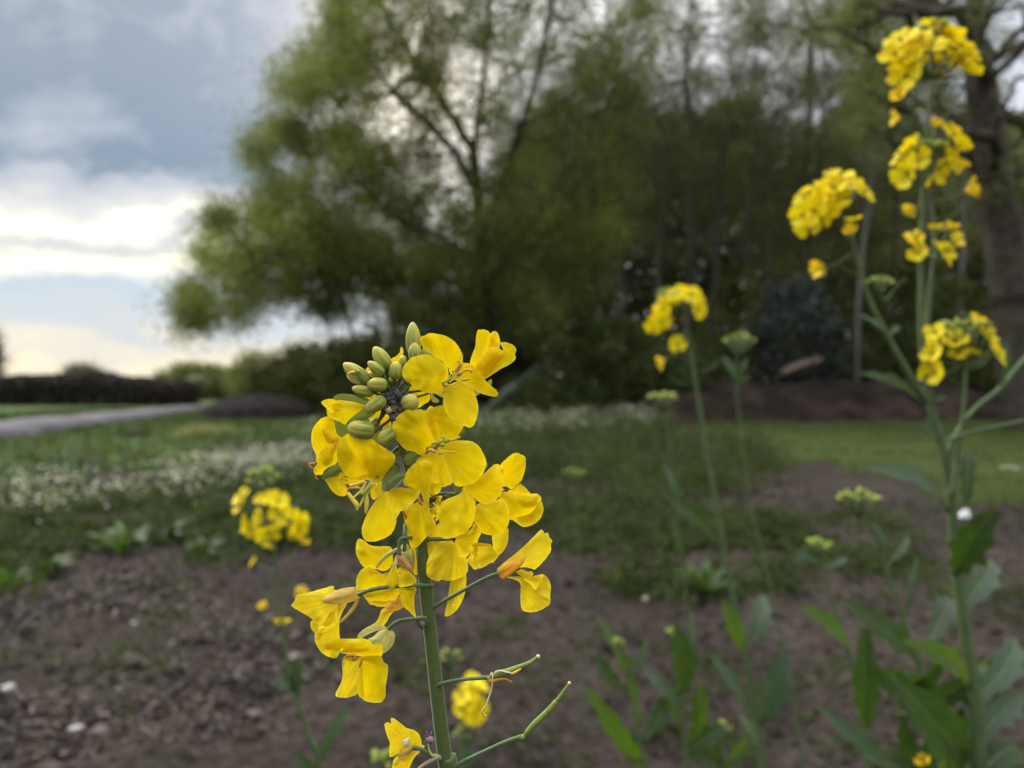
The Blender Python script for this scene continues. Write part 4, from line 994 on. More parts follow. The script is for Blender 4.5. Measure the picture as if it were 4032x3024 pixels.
def spod(root, p0, d, L, r):
    """slender young pod on a curved stalk"""
    d = d / np.linalg.norm(d)
    p1 = p0 + d * L * .4
    p2 = p1 + (d + np.array([0, 0, .35])) * L * .35
    p3 = p2 + (d * .6 + np.array([0, 0, .7])) * L * .35
    v, f_, u_ = tube([p0, p1, p2, p3], [.0005, .0005, .0011, .0004], 6, n=12)
    obj('seed_pod', v, f_, M['stem_bg'], root, uv=u_)

S2 = PF
def px(d): return d / PF            # one view pixel in metres at distance d

# --- tall plant at the right
dR = 0.76
gR = np.array([at(2160, 1700, dR)[0] + 0.01, dR + 0.01])
R = empty('rapeseed_plant', (gR[0], gR[1], 0), 'tall rapeseed plant at the right with five yellow flower heads and large dark green leaves', 'flowering plant', 'yellow rapeseed plants')
rr = random.Random(11)
stemline(R, [(2015, 90), (2010, 200), (2000, 330), (1992, 450), (1990, 600), (1992, 740), (2010, 870), (2038, 980), (2055, 1080), (2065, 1220), (2085, 1370), (2105, 1500), (2118, 1660)],
         [.0012, .0018, .0022, .0025, .003, .0034, .0038, .0045, .005, .0053, .0055, .006, .0064], dR, ground=gR)
stemline(R, [(2000, 320), (2012, 420), (2020, 520), (2008, 640), (1998, 740)], [.001, .0016, .002, .0024, .0026], dR + .015, name='branch')
stemline(R, [(1800, 440), (1835, 500), (1858, 580), (1880, 650), (1920, 730), (1960, 800), (2005, 870)], [.001, .0014, .0018, .002, .0024, .0027, .003], dR - .01, name='branch')
stemline(R, [(2080, 720), (2086, 800), (2080, 900), (2068, 990), (2055, 1070)], [.001, .0016, .002, .0022, .0024], dR - .01, name='branch')
stemline(R, [(2290, 700), (2212, 778), (2160, 840), (2100, 890), (2060, 950), (2045, 1000)], [.002, .0024, .0026, .0026, .0028, .003], dR + .02, name='branch')
stemline(R, [(1895, 615), (1912, 650), (1935, 620), (1960, 600)], [.0006, .0008, .0007, .0005], dR, name='branch')
stemline(R, [(2230, 905), (2160, 920), (2090, 935), (2050, 950)], [.0012, .0013, .0014, .0016], dR - .02, name='branch')
def cluster(root, spots, centre, d, size, rnd, old=(), dz=.018):
    cc = at(*centre, d)
    for i, (x, y) in enumerate(spots):
        dd = d + rnd.uniform(-dz, dz)
        bg_flower(root, at(x, y, dd), cc, size * rnd.uniform(.9, 1.12), rnd, old=i in old)
def blob(cx, cy, rx, ry, n, rnd):
    res = []
    for i in range(n):
        a = i * 2.399; q = math.sqrt((i + .5) / n)
        res.append((cx + rx * q * math.cos(a) + rnd.uniform(-4, 4), cy + ry * q * math.sin(a) + rnd.uniform(-4, 4)))
    return res
szR = 31 * px(dR)
cluster(R, blob(1962, 125, 34, 34, 8, rr) + blob(2025, 92, 52, 30, 11, rr) + blob(2068, 130, 26, 32, 6, rr) + [(1958, 165), (2082, 112), (2018, 140)], (2012, 170), dR, szR, rr)
cluster(R, [(2020, 176), (1945, 210), (1948, 254), (2083, 158)], (2008, 235), dR, szR * .72, rr, old=(0, 1, 2))
cluster(R, [(1958, 350), (1950, 335), (1962, 372), (1985, 345), (2010, 378), (2022, 362), (2052, 298), (2062, 318), (2040, 335), (2060, 290), (2046, 350), (1975, 325)], (2005, 345), dR, szR, rr)
cluster(R, [(2068, 362), (2090, 402), (2082, 416), (1978, 446), (2018, 278)], (2005, 425), dR, szR * .75, rr, old=(0, 1, 2, 3, 4))
cluster(R, [(2018, 500), (1982, 525), (1985, 548), (2040, 545), (2045, 560), (2062, 524), (2048, 498), (1975, 508), (2025, 535)], (2012, 560), dR, szR * .72, rr, old=(1, 6))
cluster(R, [(1735, 465), (1745, 432), (1762, 412), (1790, 398), (1812, 385), (1800, 412), (1770, 440), (1752, 480), (1775, 472), (1785, 450), (1822, 405), (1850, 413), (1862, 418), (1808, 432), (1760, 455)], (1812, 450), dR - .01, szR, rr)
cluster(R, [(1840, 478), (1836, 508), (1786, 576), (1770, 578)], (1848, 540), dR - .01, szR * .72, rr, old=(1, 2, 3))
cluster(R, [(2022, 722), (2018, 745), (2016, 765), (2078, 748), (2070, 765), (2092, 762), (2062, 742), (2118, 712), (2130, 730), (2142, 755), (2150, 768), (2022, 803), (2012, 812), (2108, 702)], (2080, 790), dR - .01, szR * .85, rr, old=(13,))
bg_buds(R, at(2000, 325, dR), 34 * px(dR), 10 * px(dR), 22, rr)
bg_buds(R, at(2078, 712, dR - .01), 52 * px(dR), 12 * px(dR), 38, rr)
bg_buds(R, at(2022, 60, dR), 20 * px(dR), 8 * px(dR), 14, rr)
bg_buds(R, at(1900, 612, dR), 22 * px(dR), 8 * px(dR), 16, rr, s=.0016)
bg_buds(R, at(2112, 1285, dR + .02), 14 * px(dR), 8 * px(dR), 8, rr, s=.0016)
for (x, y, sd_) in ((2008, 225, 1), (2006, 262, 1), (2008, 250, -1), (2003, 300, -1), (1995, 470, -1), (1993, 430, 1), (1990, 505, 1), (2020, 470, 1), (1990, 580, -1), (1862, 590, -1), (1870, 610, 1), (2086, 830, -1), (2084, 800, 1), (2050, 905, 1), (2030, 950, -1)):
    spod(R, at(x, y, dR), np.array([sd_, rr.uniform(-.5, .5), rr.uniform(-.15, .2)]), 75 * px(dR) * rr.uniform(.7, 1.1), rr)
def lf(root, b, t, w, mat, d, db=0.0, dt=0.0, **k):
    return leaf(root, at(*b, d + db), at(*t, d + dt), w * px(d), mat, **{'lobes': 1, **k})
for b, t, w, mt, dt in (((1992, 866), (1872, 808), 34, 'leaf', -.03), ((2048, 1112), (1892, 1000), 52, 'leaf_blue', -.05), ((2078, 1095), (2106, 968), 34, 'leaf', .02),
                        ((2052, 1238), (2160, 1112), 70, 'leaf', -.06), ((2078, 1345), (2140, 1195), 60, 'leaf_blue', .05), ((1990, 1440), (1832, 1288), 66, 'leaf', -.02),
                        ((1885, 1570), (1862, 1370), 58, 'leaf', -.04), ((2092, 1505), (1975, 1375), 56, 'leaf_bright', -.05), ((2060, 1700), (1955, 1460), 100, 'leaf', -.05),
                        ((1915, 1640), (1775, 1530), 36, 'leaf_blue', 0), ((2110, 1530), (2190, 1365), 66, 'leaf_blue', .05), ((2020, 1400), (2060, 1280), 60, 'leaf_blue', .08),
                        ((2080, 1560), (1985, 1500), 60, 'leaf_bright', .06), ((1925, 728), (1862, 680), 20, 'leaf_blue', -.02), ((2165, 835), (2172, 735), 26, 'leaf', 0),
                        ((2030, 965), (2005, 900), 22, 'leaf_blue', .0), ((2010, 868), (2045, 855), 16, 'leaf_blue', -.01), ((1920, 722), (1945, 705), 16, 'leaf_blue', 0),
                        ((2110, 1600), (2220, 1500), 60, 'leaf_blue', .02), ((2000, 1700), (1860, 1620), 60, 'leaf', .02), ((2115, 1700), (2200, 1600), 70, 'leaf', .06), ((2085, 1380), (2050, 1260), 36, 'leaf_bright', .03)):
    lf(R, b, t, w, mt, dR, 0, dt)
for k in range(26):
    bx, by = rr.uniform(1930, 2150), rr.uniform(1480, 1800)
    a_ = rr.uniform(-2.6, -.5); L_ = rr.uniform(70, 140)
    lf(R, (bx, by), (bx + L_ * math.cos(a_), by + L_ * math.sin(a_)), L_ * rr.uniform(.3, .5), rr.choice(['leaf', 'leaf', 'leaf_blue', 'leaf_bright']), dR, rr.uniform(.0, .12), rr.uniform(-.02, .12))
cluster(R, [(2000, 1652)], (2040, 1690), dR, szR * .7, rr, old=(0,))

# --- middle plant with a hooked head
dM = 1.25
gM = np.array([at(1660, 1700, dM)[0] + .01, dM + .01])
Mp = empty('rapeseed_plant', (gM[0], gM[1], 0), 'middle rapeseed plant whose small yellow head arches over against the dark trees', 'flowering plant', 'yellow rapeseed plants')
rm = random.Random(5)
stemline(Mp, [(1468, 645), (1478, 690), (1492, 760), (1505, 840), (1518, 920), (1540, 1050), (1570, 1220), (1605, 1400), (1630, 1520), (1648, 1660)],
         [.001, .0018, .0024, .0028, .0032, .0036, .004, .0048, .0055, .006], dM, ground=gM)
szM = 23 * px(dM)
cluster(Mp, [(1478, 632), (1490, 640), (1498, 655), (1505, 668), (1455, 640), (1460, 655), (1432, 655), (1425, 680), (1418, 700), (1440, 668), (1430, 690), (1448, 660)], (1470, 660), dM, szM, rm, dz=.02)
cluster(Mp, [(1450, 706), (1465, 742), (1438, 776)], (1485, 740), dM, szM * .95, rm, old=(0, 2), dz=.02)
bg_buds(Mp, at(1445, 638, dM), 22 * px(dM), 10 * px(dM), 20, rm)
for b, t, w, mt, dt in (((1640, 1560), (1700, 1400), 60, 'leaf_blue', -.05), ((1612, 1400), (1562, 1302), 34, 'leaf_bright', -.03), ((1622, 1390), (1655, 1285), 46, 'leaf_blue', .03),
                        ((1630, 1540), (1535, 1420), 28, 'leaf_blue', -.02), ((1610, 1400), (1590, 1340), 34, 'leaf', .04), ((1650, 1640), (1600, 1540), 40, 'leaf', .05), ((1545, 1180), (1450, 1070), 34, 'leaf', .0)):
    lf(Mp, b, t, w, mt, dM, 0, dt)
for (x, y, s_) in ((1490, 770, -1), (1498, 800, 1), (1500, 830, -1)):
    spod(Mp, at(x, y, dM), np.array([s_, 0, 0]), 55 * px(dM), rm)

# --- left plant
dL = 0.98
gL = np.array([at(720, 1700, dL)[0] + .01, dL + .01])
Lp = empty('rapeseed_plant', (gL[0], gL[1], 0), 'rapeseed plant at the left with drooping yellow flowers under a green bud tip', 'flowering plant', 'yellow rapeseed plants')
rl = random.Random(9)
stemline(Lp, [(572, 1055), (582, 1120), (596, 1220), (606, 1330), (620, 1420), (640, 1500), (668, 1590), (690, 1660)], [.0009, .0014, .0018, .0022, .0026, .003, .0034, .0038], dL, ground=gL)
szL = 25 * px(dL)
cluster(Lp, [(524, 1075), (520, 1095), (572, 1080), (585, 1078), (600, 1085), (612, 1098), (605, 1112), (632, 1120), (640, 1130), (622, 1138), (535, 1128), (548, 1140), (562, 1150), (580, 1148), (575, 1168), (590, 1130), (562, 1120), (642, 1140)], (582, 1120), dL, szL, rl)
cluster(Lp, [(650, 1176), (550, 1214), (574, 1296), (608, 1336), (640, 1268)], (598, 1230), dL, szL * .72, rl, old=(0, 2, 4))
bg_buds(Lp, at(572, 1040, dL), 34 * px(dL), 20 * px(dL), 22, rl, s=.0026)
for b, t, w, mt, dt in (((692, 1640), (752, 1535), 26, 'leaf_blue', -.02), ((642, 1510), (640, 1420), 40, 'leaf', .0), ((632, 1490), (600, 1460), 28, 'leaf_blue', .0), ((625, 1470), (660, 1445), 20, 'leaf_blue', .0), ((700, 1700), (640, 1620), 30, 'leaf', 0)):
    lf(Lp, b, t, w, mt, dL, 0, dt)

# --- small plant right behind the stem
dS = 1.35
gS = np.array([at(1000, 1700, dS)[0], dS])
Sp_ = empty('rapeseed_plant', (gS[0], gS[1], 0), 'short rapeseed plant with one small yellow head, directly behind the stem of the nearest plant', 'flowering plant', 'yellow rapeseed plants')
rs = random.Random(4)
stemline(Sp_, [(1020, 1470), (1016, 1560), (1008, 1640), (1002, 1700)], [.0015, .0025, .003, .0035], dS, ground=gS)
cluster(Sp_, [(1020, 1470), (1028, 1485), (1012, 1490), (1000, 1505), (1030, 1505), (998, 1530), (1015, 1520), (1032, 1530), (1024, 1545), (1008, 1545), (1038, 1495), (1018, 1505)], (1016, 1530), dS, 22 * px(dS), rs)
bg_buds(Sp_, at(1010, 1590, dS), 26 * px(dS), 20 * px(dS), 18, rs)
lf(Sp_, (1002, 1690), (1015, 1580), 34, 'leaf_blue', dS)

# --- leafy plants still in green bud
def budplant(label, head, stem, d, leaves, seed, rx=30, nb=24, s=.0024, R0=.0014):
    rb = random.Random(seed)
    last_ = at(*stem[-1], d)
    g = np.array([last_[0] + rb.uniform(-.02, .02), d])
    root = empty('budding_rapeseed', (g[0], g[1], 0), label, 'budding plant', 'rapeseed plants still in green bud')
    stemline(root, [head] + stem, np.linspace(R0, R0 * 2.8, len(stem) + 1), d, ground=g)
    bg_buds(root, at(*head, d), rx * px(d), rx * .35 * px(d), nb, rb, s=s)
    for b, t, w, mt, dt in leaves:
        lf(root, b, t, w * .8, mt, d, 0, dt, lobes=1)
    return root
budplant('budding plant with a flat yellow-green top just left of the tall right plant', (1855, 1080), [(1880, 1130), (1905, 1200), (1935, 1290), (1965, 1380), (2010, 1520), (2050, 1680)], .95,
         [((1905, 1200), (1890, 1130), 22, 'leaf_blue', 0), ((1915, 1230), (1960, 1150), 24, 'leaf_blue', .02), ((1950, 1330), (1990, 1210), 22, 'leaf_blue', 0), ((1900, 1190), (1850, 1180), 24, 'leaf', .0)], 21, 38, 30)
budplant('budding plant with drooping blue-green leaves standing left of the flat-topped one', (1768, 1180), [(1775, 1220), (1795, 1290), (1830, 1400), (1860, 1520), (1880, 1680)], 1.1,
         [((1775, 1225), (1722, 1185), 22, 'leaf_blue', 0), ((1778, 1230), (1830, 1200), 22, 'leaf_blue', 0), ((1835, 1395), (1742, 1320), 62, 'leaf_bright', -.04)], 22, 24, 18)
budplant('budding plant with a tight green tip beside the pale blossoms, below the hooked yellow head', (1430, 862), [(1437, 900), (1448, 980), (1458, 1080), (1475, 1220), (1490, 1400), (1500, 1680)], 1.5,
         [((1460, 1090), (1440, 1000), 26, 'leaf_blue', 0), ((1475, 1220), (1460, 1120), 40, 'leaf', 0)], 23, 26, 26, s=.0032, R0=.0009)
budplant('budding plant with a pale flat top, right of the hooked yellow head', (1598, 738), [(1592, 775), (1590, 830), (1600, 930), (1620, 1080), (1660, 1250), (1700, 1450), (1740, 1680)], 1.5,
         [((1590, 825), (1560, 770), 18, 'leaf_blue', 0), ((1590, 830), (1610, 770), 20, 'leaf', 0), ((1592, 835), (1620, 810), 16, 'leaf', 0)], 24, 32, 26, R0=.0009)
budplant('low budding plant whose pale green tip shows just left of the near stem', (972, 1420), [(985, 1500), (995, 1580), (1005, 1700)], 1.5, [], 25, 24, 16, s=.003)
budplant('budding plant cut off at the bottom edge, left of the near stem', (838, 1640), [(842, 1690), (850, 1800)], 1.1, [((842, 1700), (870, 1640), 18, 'leaf', 0)], 26, 30, 22, s=.003)
budplant('small budding plant with a yellow-green tip above the weeds at the centre right', (1240, 1022), [(1242, 1060), (1250, 1140), (1255, 1300), (1260, 1500), (1262, 1700)], 2.0, [], 27, 20, 14, s=.003, R0=.001)
budplant('leafy green rapeseed seedling with upright leaves near the bottom centre right', (1455, 1370), [(1462, 1440), (1470, 1530), (1480, 1600), (1490, 1700)], 1.3,
         [((1465, 1500), (1462, 1350), 62, 'leaf', -.05), ((1470, 1540), (1400, 1440), 40, 'leaf_blue', .02), ((1480, 1600), (1530, 1480), 46, 'leaf_bright', -.02), ((1480, 1580), (1430, 1480), 50, 'leaf_bright', .03), ((1475, 1500), (1500, 1320), 30, 'leaf', .04), ((1485, 1640), (1560, 1560), 50, 'leaf', 0)], 28, 16, 12)
budplant('leafy seedling with a broad reddish-green leaf, left of the upright seedling', (1340, 1390), [(1350, 1450), (1370, 1540), (1385, 1620), (1400, 1700)], 1.3,
         [((1390, 1640), (1275, 1490), 50, 'leaf_bright', -.05), ((1360, 1500), (1285, 1410), 36, 'leaf', 0), ((1375, 1560), (1300, 1330), 34, 'leaf_bright', .05), ((1390, 1600), (1440, 1500), 50, 'leaf', .03), ((1395, 1660), (1330, 1590), 60, 'leaf_bright', .02), ((1355, 1470), (1395, 1380), 26, 'leaf_blue', 0)], 29, 14, 10)
budplant('low leafy seedling right at the bottom edge between two stems', (1560, 1570), [(1562, 1620), (1570, 1690)], 1.5,
         [((1565, 1650), (1510, 1560), 36, 'leaf', 0), ((1568, 1660), (1620, 1580), 40, 'leaf_bright', 0), ((1568, 1670), (1500, 1630), 40, 'leaf', 0)], 30, 14, 10)

# foot leaves of the plant in focus (they stand below the picture)
for k in range(5):
    a = k * 1.3 + 0.4
    z0_ = 0.08 + 0.09 * k
    b = np.array([root_base[0], root_base[1], z0_])
    L_ = 0.16 - 0.015 * k
    leaf(plant, b, b + np.array([math.cos(a) * L_, math.sin(a) * L_, 0.06]), 0.05, 'leaf', facing=(0.1, -.3, 1))

# ------------------------------------------------------------------ ground
def soilmat():
    m, nt = newmat('soil')
    t = nd(nt, 'ShaderNodeTexCoord')
    a = noise(nt, t.outputs['Object'], 1.2, 5, 0.6)
    b = noise(nt, t.outputs['Object'], 26, 6, 0.65)
    c = ramp(nt, b, [(0.32, (0.016, 0.013, 0.011)), (0.5, (0.038, 0.0315, 0.027)), (0.70, (0.076, 0.063, 0.054))])
    c = mixc(nt, 1.0, c, ramp(nt, a, [(0.35, (0.62, 0.58, 0.56)), (0.65, (1.15, 1.1, 1.08))]), 'MULTIPLY')
    p = nd(nt, 'ShaderNodeBsdfPrincipled')
    p.inputs['Roughness'].default_value = 0.95
    p.inputs['Specular IOR Level'].default_value = 0.1
    nt.links.new(c, p.inputs['Base Color'])
    bb = nd(nt, 'ShaderNodeBump'); bb.inputs['Strength'].default_value = 0.8; bb.inputs['Distance'].default_value = 0.03
    nt.links.new(b, bb.inputs['Height']); nt.links.new(bb.outputs[0], p.inputs['Normal'])
    finish(nt, p.outputs[0])
    return m
M['soil'] = soilmat()
def height(x, y):
    h = 0.07 * (vn(x * 1.9, y * 1.9, 1) - .5) + 0.06 * (vn(x * 6, y * 6, 2) - .5) + 0.035 * (vn(x * 16, y * 16, 3) - .5) + .022 * (vn(x * 42, y * 42, 4) - .5)
    d = np.sqrt(x * x + y * y)
    return h * np.clip((40 - d) / 30, 0.1, 1)
NR, NA = 260, 720
rad = 0.15 * (900 / 0.15) ** (np.linspace(0, 1, NR) ** 1.0)
ang = np.linspace(0, 2 * math.pi, NA, endpoint=False)
RR, AA = np.meshgrid(rad, ang, indexing='ij')
gx = (RR * np.sin(AA)).ravel(); gy = (RR * np.cos(AA)).ravel()
gz = height(gx, gy)
V = np.column_stack([gx, gy, gz])
i, j = np.meshgrid(np.arange(NR - 1), np.arange(NA), indexing='ij')
j2 = (j + 1) % NA
Fq = np.stack([i * NA + j, (i + 1) * NA + j, (i + 1) * NA + j2, i * NA + j2], -1).reshape(-1, 4)
g_ = obj('ground', V, Fq, M['soil'], origin=(0, 0, 0)); tag(g_, 'bare dark brown soil of the vegetable plot', 'ground', kind='structure')

def sheetmesh(name, poly, mat, zoff, step, label, kind='structure', amp=1.0):
    P = np.array(poly, float)
    Q = spline(P, len(P) * 6, closed=True)
    lo, hi = Q.min(0), Q.max(0)
    gx, gy = np.meshgrid(np.arange(lo[0], hi[0], step), np.arange(lo[1], hi[1], step))
    G = np.column_stack([gx.ravel(), gy.ravel()])
    ins = np.zeros(len(G), bool); jj = len(Q) - 1
    for ii in range(len(Q)):
        a, b = Q[ii], Q[jj]
        cond = ((a[1] > G[:, 1]) != (b[1] > G[:, 1]))
        ins ^= cond & (G[:, 0] < (b[0] - a[0]) * (G[:, 1] - a[1]) / ((b[1] - a[1]) + 1e-9) + a[0])
        jj = ii
    G = G[ins]
    res = delaunay_2d_cdt([Vector(p) for p in np.vstack([Q, G])], [], [list(range(len(Q)))], 1, 1e-5)
    A = np.array([[v.x, v.y] for v in res[0]])
    ed = np.full(len(A), 1e9)
    for ii in range(len(Q)):
        a, b = Q[ii - 1], Q[ii]; ab = b - a
        tt = np.clip(((A - a) @ ab) / (ab @ ab + 1e-9), 0, 1)
        ed = np.minimum(ed, np.linalg.norm(A - (a + tt[:, None] * ab), axis=1))
    kk = np.clip(ed / 1.2, 0, 1)
    z = height(A[:, 0], A[:, 1]) * (1 - kk * (1 - amp)) + zoff * kk - .03 * (1 - kk)
    o = obj(name, np.column_stack([A, z]), [list(f) for f in res[2]], mat, origin=(0, 0, 0))
    return tag(o, label, name.replace('_', ' '), kind=kind), Q
def turf(name, a, b, c):
    m, nt = newmat(name)
    t = nd(nt, 'ShaderNodeTexCoord')
    v1 = noise(nt, t.outputs['Object'], 0.6, 4, 0.6)
    v2 = noise(nt, t.outputs['Object'], 22, 5, 0.7)
    cc = mixc(nt, ramp(nt, v1, [(0.35, (0, 0, 0)), (0.65, (1, 1, 1))]), ramp(nt, v2, [(0.3, a), (0.7, b)]), ramp(nt, v2, [(0.3, b), (0.7, c)]))
    p = nd(nt, 'ShaderNodeBsdfPrincipled')
    p.inputs['Roughness'].default_value = 0.9; p.inputs['Specular IOR Level'].default_value = 0.1
    nt.links.new(cc, p.inputs['Base Color'])
    bb = nd(nt, 'ShaderNodeBump'); bb.inputs['Strength'].default_value = 0.7; bb.inputs['Distance'].default_value = 0.04
    nt.links.new(v2, bb.inputs['Height']); nt.links.new(bb.outputs[0], p.inputs['Normal'])
    finish(nt, p.outputs[0])
    return m
M['lawn'] = turf('lawn_green', (0.024, 0.036, 0.007), (0.038, 0.054, 0.010), (0.050, 0.066, 0.014))
M['field'] = turf('field_green', (0.030, 0.054, 0.015), (0.048, 0.082, 0.022), (0.075, 0.108, 0.030))
gp = lambda pts: [tuple(gnd(*p)[:2]) for p in pts]
lawn, lawnQ = sheetmesh('lawn', gp([(1370, 882), (1420, 900), (1440, 930), (1540, 965), (1640, 1000), (1760, 1015), (1900, 1050), (2020, 1090), (2250, 1100), (2700, 1120), (3600, 1080), (4200, 900), (3200, 880), (2200, 878), (1700, 880)]), M['lawn'], 0.035, 0.5, 'short green mown lawn at the right', amp=.3)
fieldl, fieldQ = sheetmesh('grass_field', gp([(-1200, 1130), (-600, 1120), (0, 1075), (300, 1025), (640, 960), (900, 925), (1150, 905), (1390, 892), (1380, 868), (1100, 858), (700, 852), (380, 850), (0, 850), (-800, 852), (-2500, 870)]), M['field'], 0.03, 0.9, 'green grassy strip behind the pale blossoms at the left', amp=.5)

def inpoly(A, Q):
    ins = np.zeros(len(A), bool); jj = len(Q) - 1
    for ii in range(len(Q)):
        a, b = Q[ii], Q[jj]
        cond = ((a[1] > A[:, 1]) != (b[1] > A[:, 1]))
        ins ^= cond & (A[:, 0] < (b[0] - a[0]) * (A[:, 1] - a[1]) / ((b[1] - a[1]) + 1e-9) + a[0])
        jj = ii
    return ins

# scatter of many small leaf blades -> one mesh
def quads(C, N, T, L, W):
    """leaf blades: centre C, normal N, long axis T, half sizes L, W"""
    T = T - N * (T * N).sum(1)[:, None]
    T /= np.linalg.norm(T, axis=1)[:, None] + 1e-9
    B = np.cross(N, T)
    L = L[:, None]; W = W[:, None]
    V = np.stack([C - T * L, C + B * W - T * L * .1, C + T * L, C - B * W - T * L * .1], 1).reshape(-1, 3)
    F_ = np.arange(len(V)).reshape(-1, 4)
    return V, F_
def rdir(n, up=0.0):
    v = rng.normal(size=(n, 3)); v[:, 2] += up
    return v / np.linalg.norm(v, axis=1)[:, None]
def leafcloud(name, C, L, W, tone, mat, parent=None, up=0.4, longup=0.0, **k):
    n = len(C)
    V, F_ = quads(C, rdir(n, up), rdir(n, longup), np.broadcast_to(L, n) * rng.uniform(.7, 1.3, n), np.broadcast_to(W, n) * rng.uniform(.7, 1.3, n))
    return obj(name, V, F_, mat, parent, False, attr=np.repeat(tone, 4), **k)

M['weed'] = foliage('weed_green', (0.022, 0.032, 0.010), (0.072, 0.100, 0.028), 0.35)
M['blade'] = foliage('grass_blades', (0.026, 0.046, 0.010), (0.075, 0.105, 0.028), 0.35)
M['white'] = foliage('white_blossom', (0.26, 0.26, 0.22), (0.72, 0.72, 0.68), 0.4)
M['litter'] = foliage('dry_litter', (0.014, 0.011, 0.009), (0.15, 0.12, 0.10), 0.1)

# low weeds: ragged tufts nobody could count
def patch(name, label, polys, ntuft, per, rad_, hgt, Lr, seed, mat='weed', dens=.45, up=.6, cat='weeds'):
    Cs = []; Ts = []
    for poly, k in polys:
        Q = np.array(gp(poly)); lo, hi = Q.min(0), Q.max(0)
        m = int(ntuft * k)
        A = rng.uniform(lo, hi, (m * 14, 2)); A = A[inpoly(A, Q)]
        q = vn(A[:, 0] * 1.6, A[:, 1] * 1.6, seed) * .6 + vn(A[:, 0] * 5, A[:, 1] * 5, seed + 1) * .4
        A = A[q > dens + rng.uniform(-.16, .16, len(A))][:m]
        s_ = rng.lognormal(0, .4, len(A))
        h_ = hgt * s_
        n_ = np.maximum(6, (per * s_ ** 1.5).astype(int))
        idx = np.repeat(np.arange(len(A)), n_)
        off = rng.normal(size=(len(idx), 2)) * (rad_ * s_[idx])[:, None]
        P2 = A[idx] + off
        fall = np.exp(-(off ** 2).sum(1) / (rad_ * s_[idx]) ** 2)
        z = height(P2[:, 0], P2[:, 1]) + rng.random(len(idx)) ** .8 * h_[idx] * (.25 + .75 * fall)
        Cs.append(np.column_stack([P2, z]))
        Ts.append(np.clip(rng.random(len(A))[idx] * .7 + rng.uniform(0, .3, len(idx)), 0, 1))
    C = np.vstack(Cs)
    o = leafcloud(name, C, Lr, Lr * .45, np.concatenate(Ts), M[mat], up=up, longup=.5)
    return tag(o, label, cat, kind='stuff')
patch('weeds', 'ragged low green weeds over the soil at the left, in front of the white blossoms', [([(-200, 1110), (0, 1110), (300, 1080), (640, 1040), (760, 1060), (660, 1180), (450, 1235), (250, 1235), (0, 1265), (-300, 1275)], 1.0)], 520, 70, .055, .09, .017, 30, dens=.46)
patch('weeds', 'ragged green weed strip across the soil at the centre right', [([(1120, 1110), (1350, 1080), (1600, 1110), (1900, 1100), (1980, 1150), (1960, 1230), (1750, 1260), (1690, 1300), (1500, 1300), (1300, 1250), (1190, 1180)], 1.0), ([(650, 1150), (900, 1090), (1180, 1100), (1150, 1200), (800, 1230)], .3)], 620, 55, .045, .07, .015, 34, dens=.44)
patch('weeds', 'taller loose green weeds right of the main flower, between the pale blossoms and the lawn', [([(1000, 960), (1250, 940), (1400, 935), (1500, 960), (1650, 1000), (1700, 1050), (1480, 1080), (1200, 1090), (1050, 1070)], 1.0)], 520, 90, .08, .26, .021, 38, dens=.44)
patch('weeds', 'tiny green seedlings dotted over the bare soil', [([(-300, 1280), (2300, 1260), (2400, 1900), (-400, 1900)], 1.0), ([(1700, 1080), (2300, 1110), (2300, 1300), (1950, 1280)], .5)], 320, 22, .025, .03, .010, 42, dens=.47)
# grass blades
def grass(name, label, Q, n, hgt, ymax, seed):
    lo, hi = Q.min(0), Q.max(0)
    hi = np.minimum(hi, [14, ymax]); lo = np.maximum(lo, [-14, 3])
    A = rng.uniform(lo, hi, (n * 3, 2)); A = A[inpoly(A, Q)][:n]
    z = height(A[:, 0], A[:, 1]) + .02 + rng.random(len(A)) * hgt * .5
    tone = np.clip(vn(A[:, 0] * 1.2, A[:, 1] * 1.2, seed) * .7 + rng.uniform(0, .3, len(A)), 0, 1)
    o = leafcloud(name, np.column_stack([A, z]), hgt * .7, .004 + hgt * .05, tone, M['blade'], up=0, longup=2.0)
    return tag(o, label, 'grass', kind='stuff')
grass('grass', 'short green grass blades of the lawn', lawnQ, 40000, .04, 22, 50)
grass('grass', 'longer green grass blades of the strip behind the pale blossoms', fieldQ, 40000, .12, 26, 52)
# white flowering strip
wb = []
for poly, n, h0, h1 in (([(-250, 1165), (0, 1145), (250, 1112), (450, 1085), (660, 1045), (720, 1010), (640, 985), (450, 1020), (300, 1040), (0, 1076), (-250, 1100)], 15000, .06, .21), ([(660, 1030), (1000, 985), (1200, 965), (1400, 955), (1420, 925), (1150, 925), (900, 945), (690, 985)], 15000, .22, .44)):
    Q = np.array(gp(poly)); lo, hi = Q.min(0), Q.max(0)
    A = rng.uniform(lo, hi, (n * 5, 2)); A = A[inpoly(A, Q)]
    q = vn(A[:, 0] * 1.7, A[:, 1] * 1.7, 60) * .6 + vn(A[:, 0] * 5, A[:, 1] * 5, 61) * .4
    A = A[q > .53 + rng.uniform(-.2, .2, len(A))][:n]
    cen = A[rng.choice(len(A), 300)]
    kk = rng.integers(0, 300, n); big = rng.lognormal(-.1, .75, 300)
    A = cen[kk] + rng.normal(size=(n, 2)) * (.10 * big[kk])[:, None]
    A = A[rng.random(n) < np.clip(big[kk], .2, 1)]
    kk = rng.uniform(h0, h1, len(A)) * (.75 + .5 * vn(A[:, 0] * 3, A[:, 1] * 3, 66))
    wb.append(np.column_stack([A, kk]))
W_ = np.vstack(wb)
sel = rng.random(len(W_)) < np.where(W_[:, 1] > 9, .26, .23)
o = leafcloud('white_blossoms', W_[sel], .010, .016, rng.random(sel.sum()), M['white'], up=1.2)
tag(o, 'band of tiny white blossoms blurred behind the flower', 'blossoms', kind='stuff')
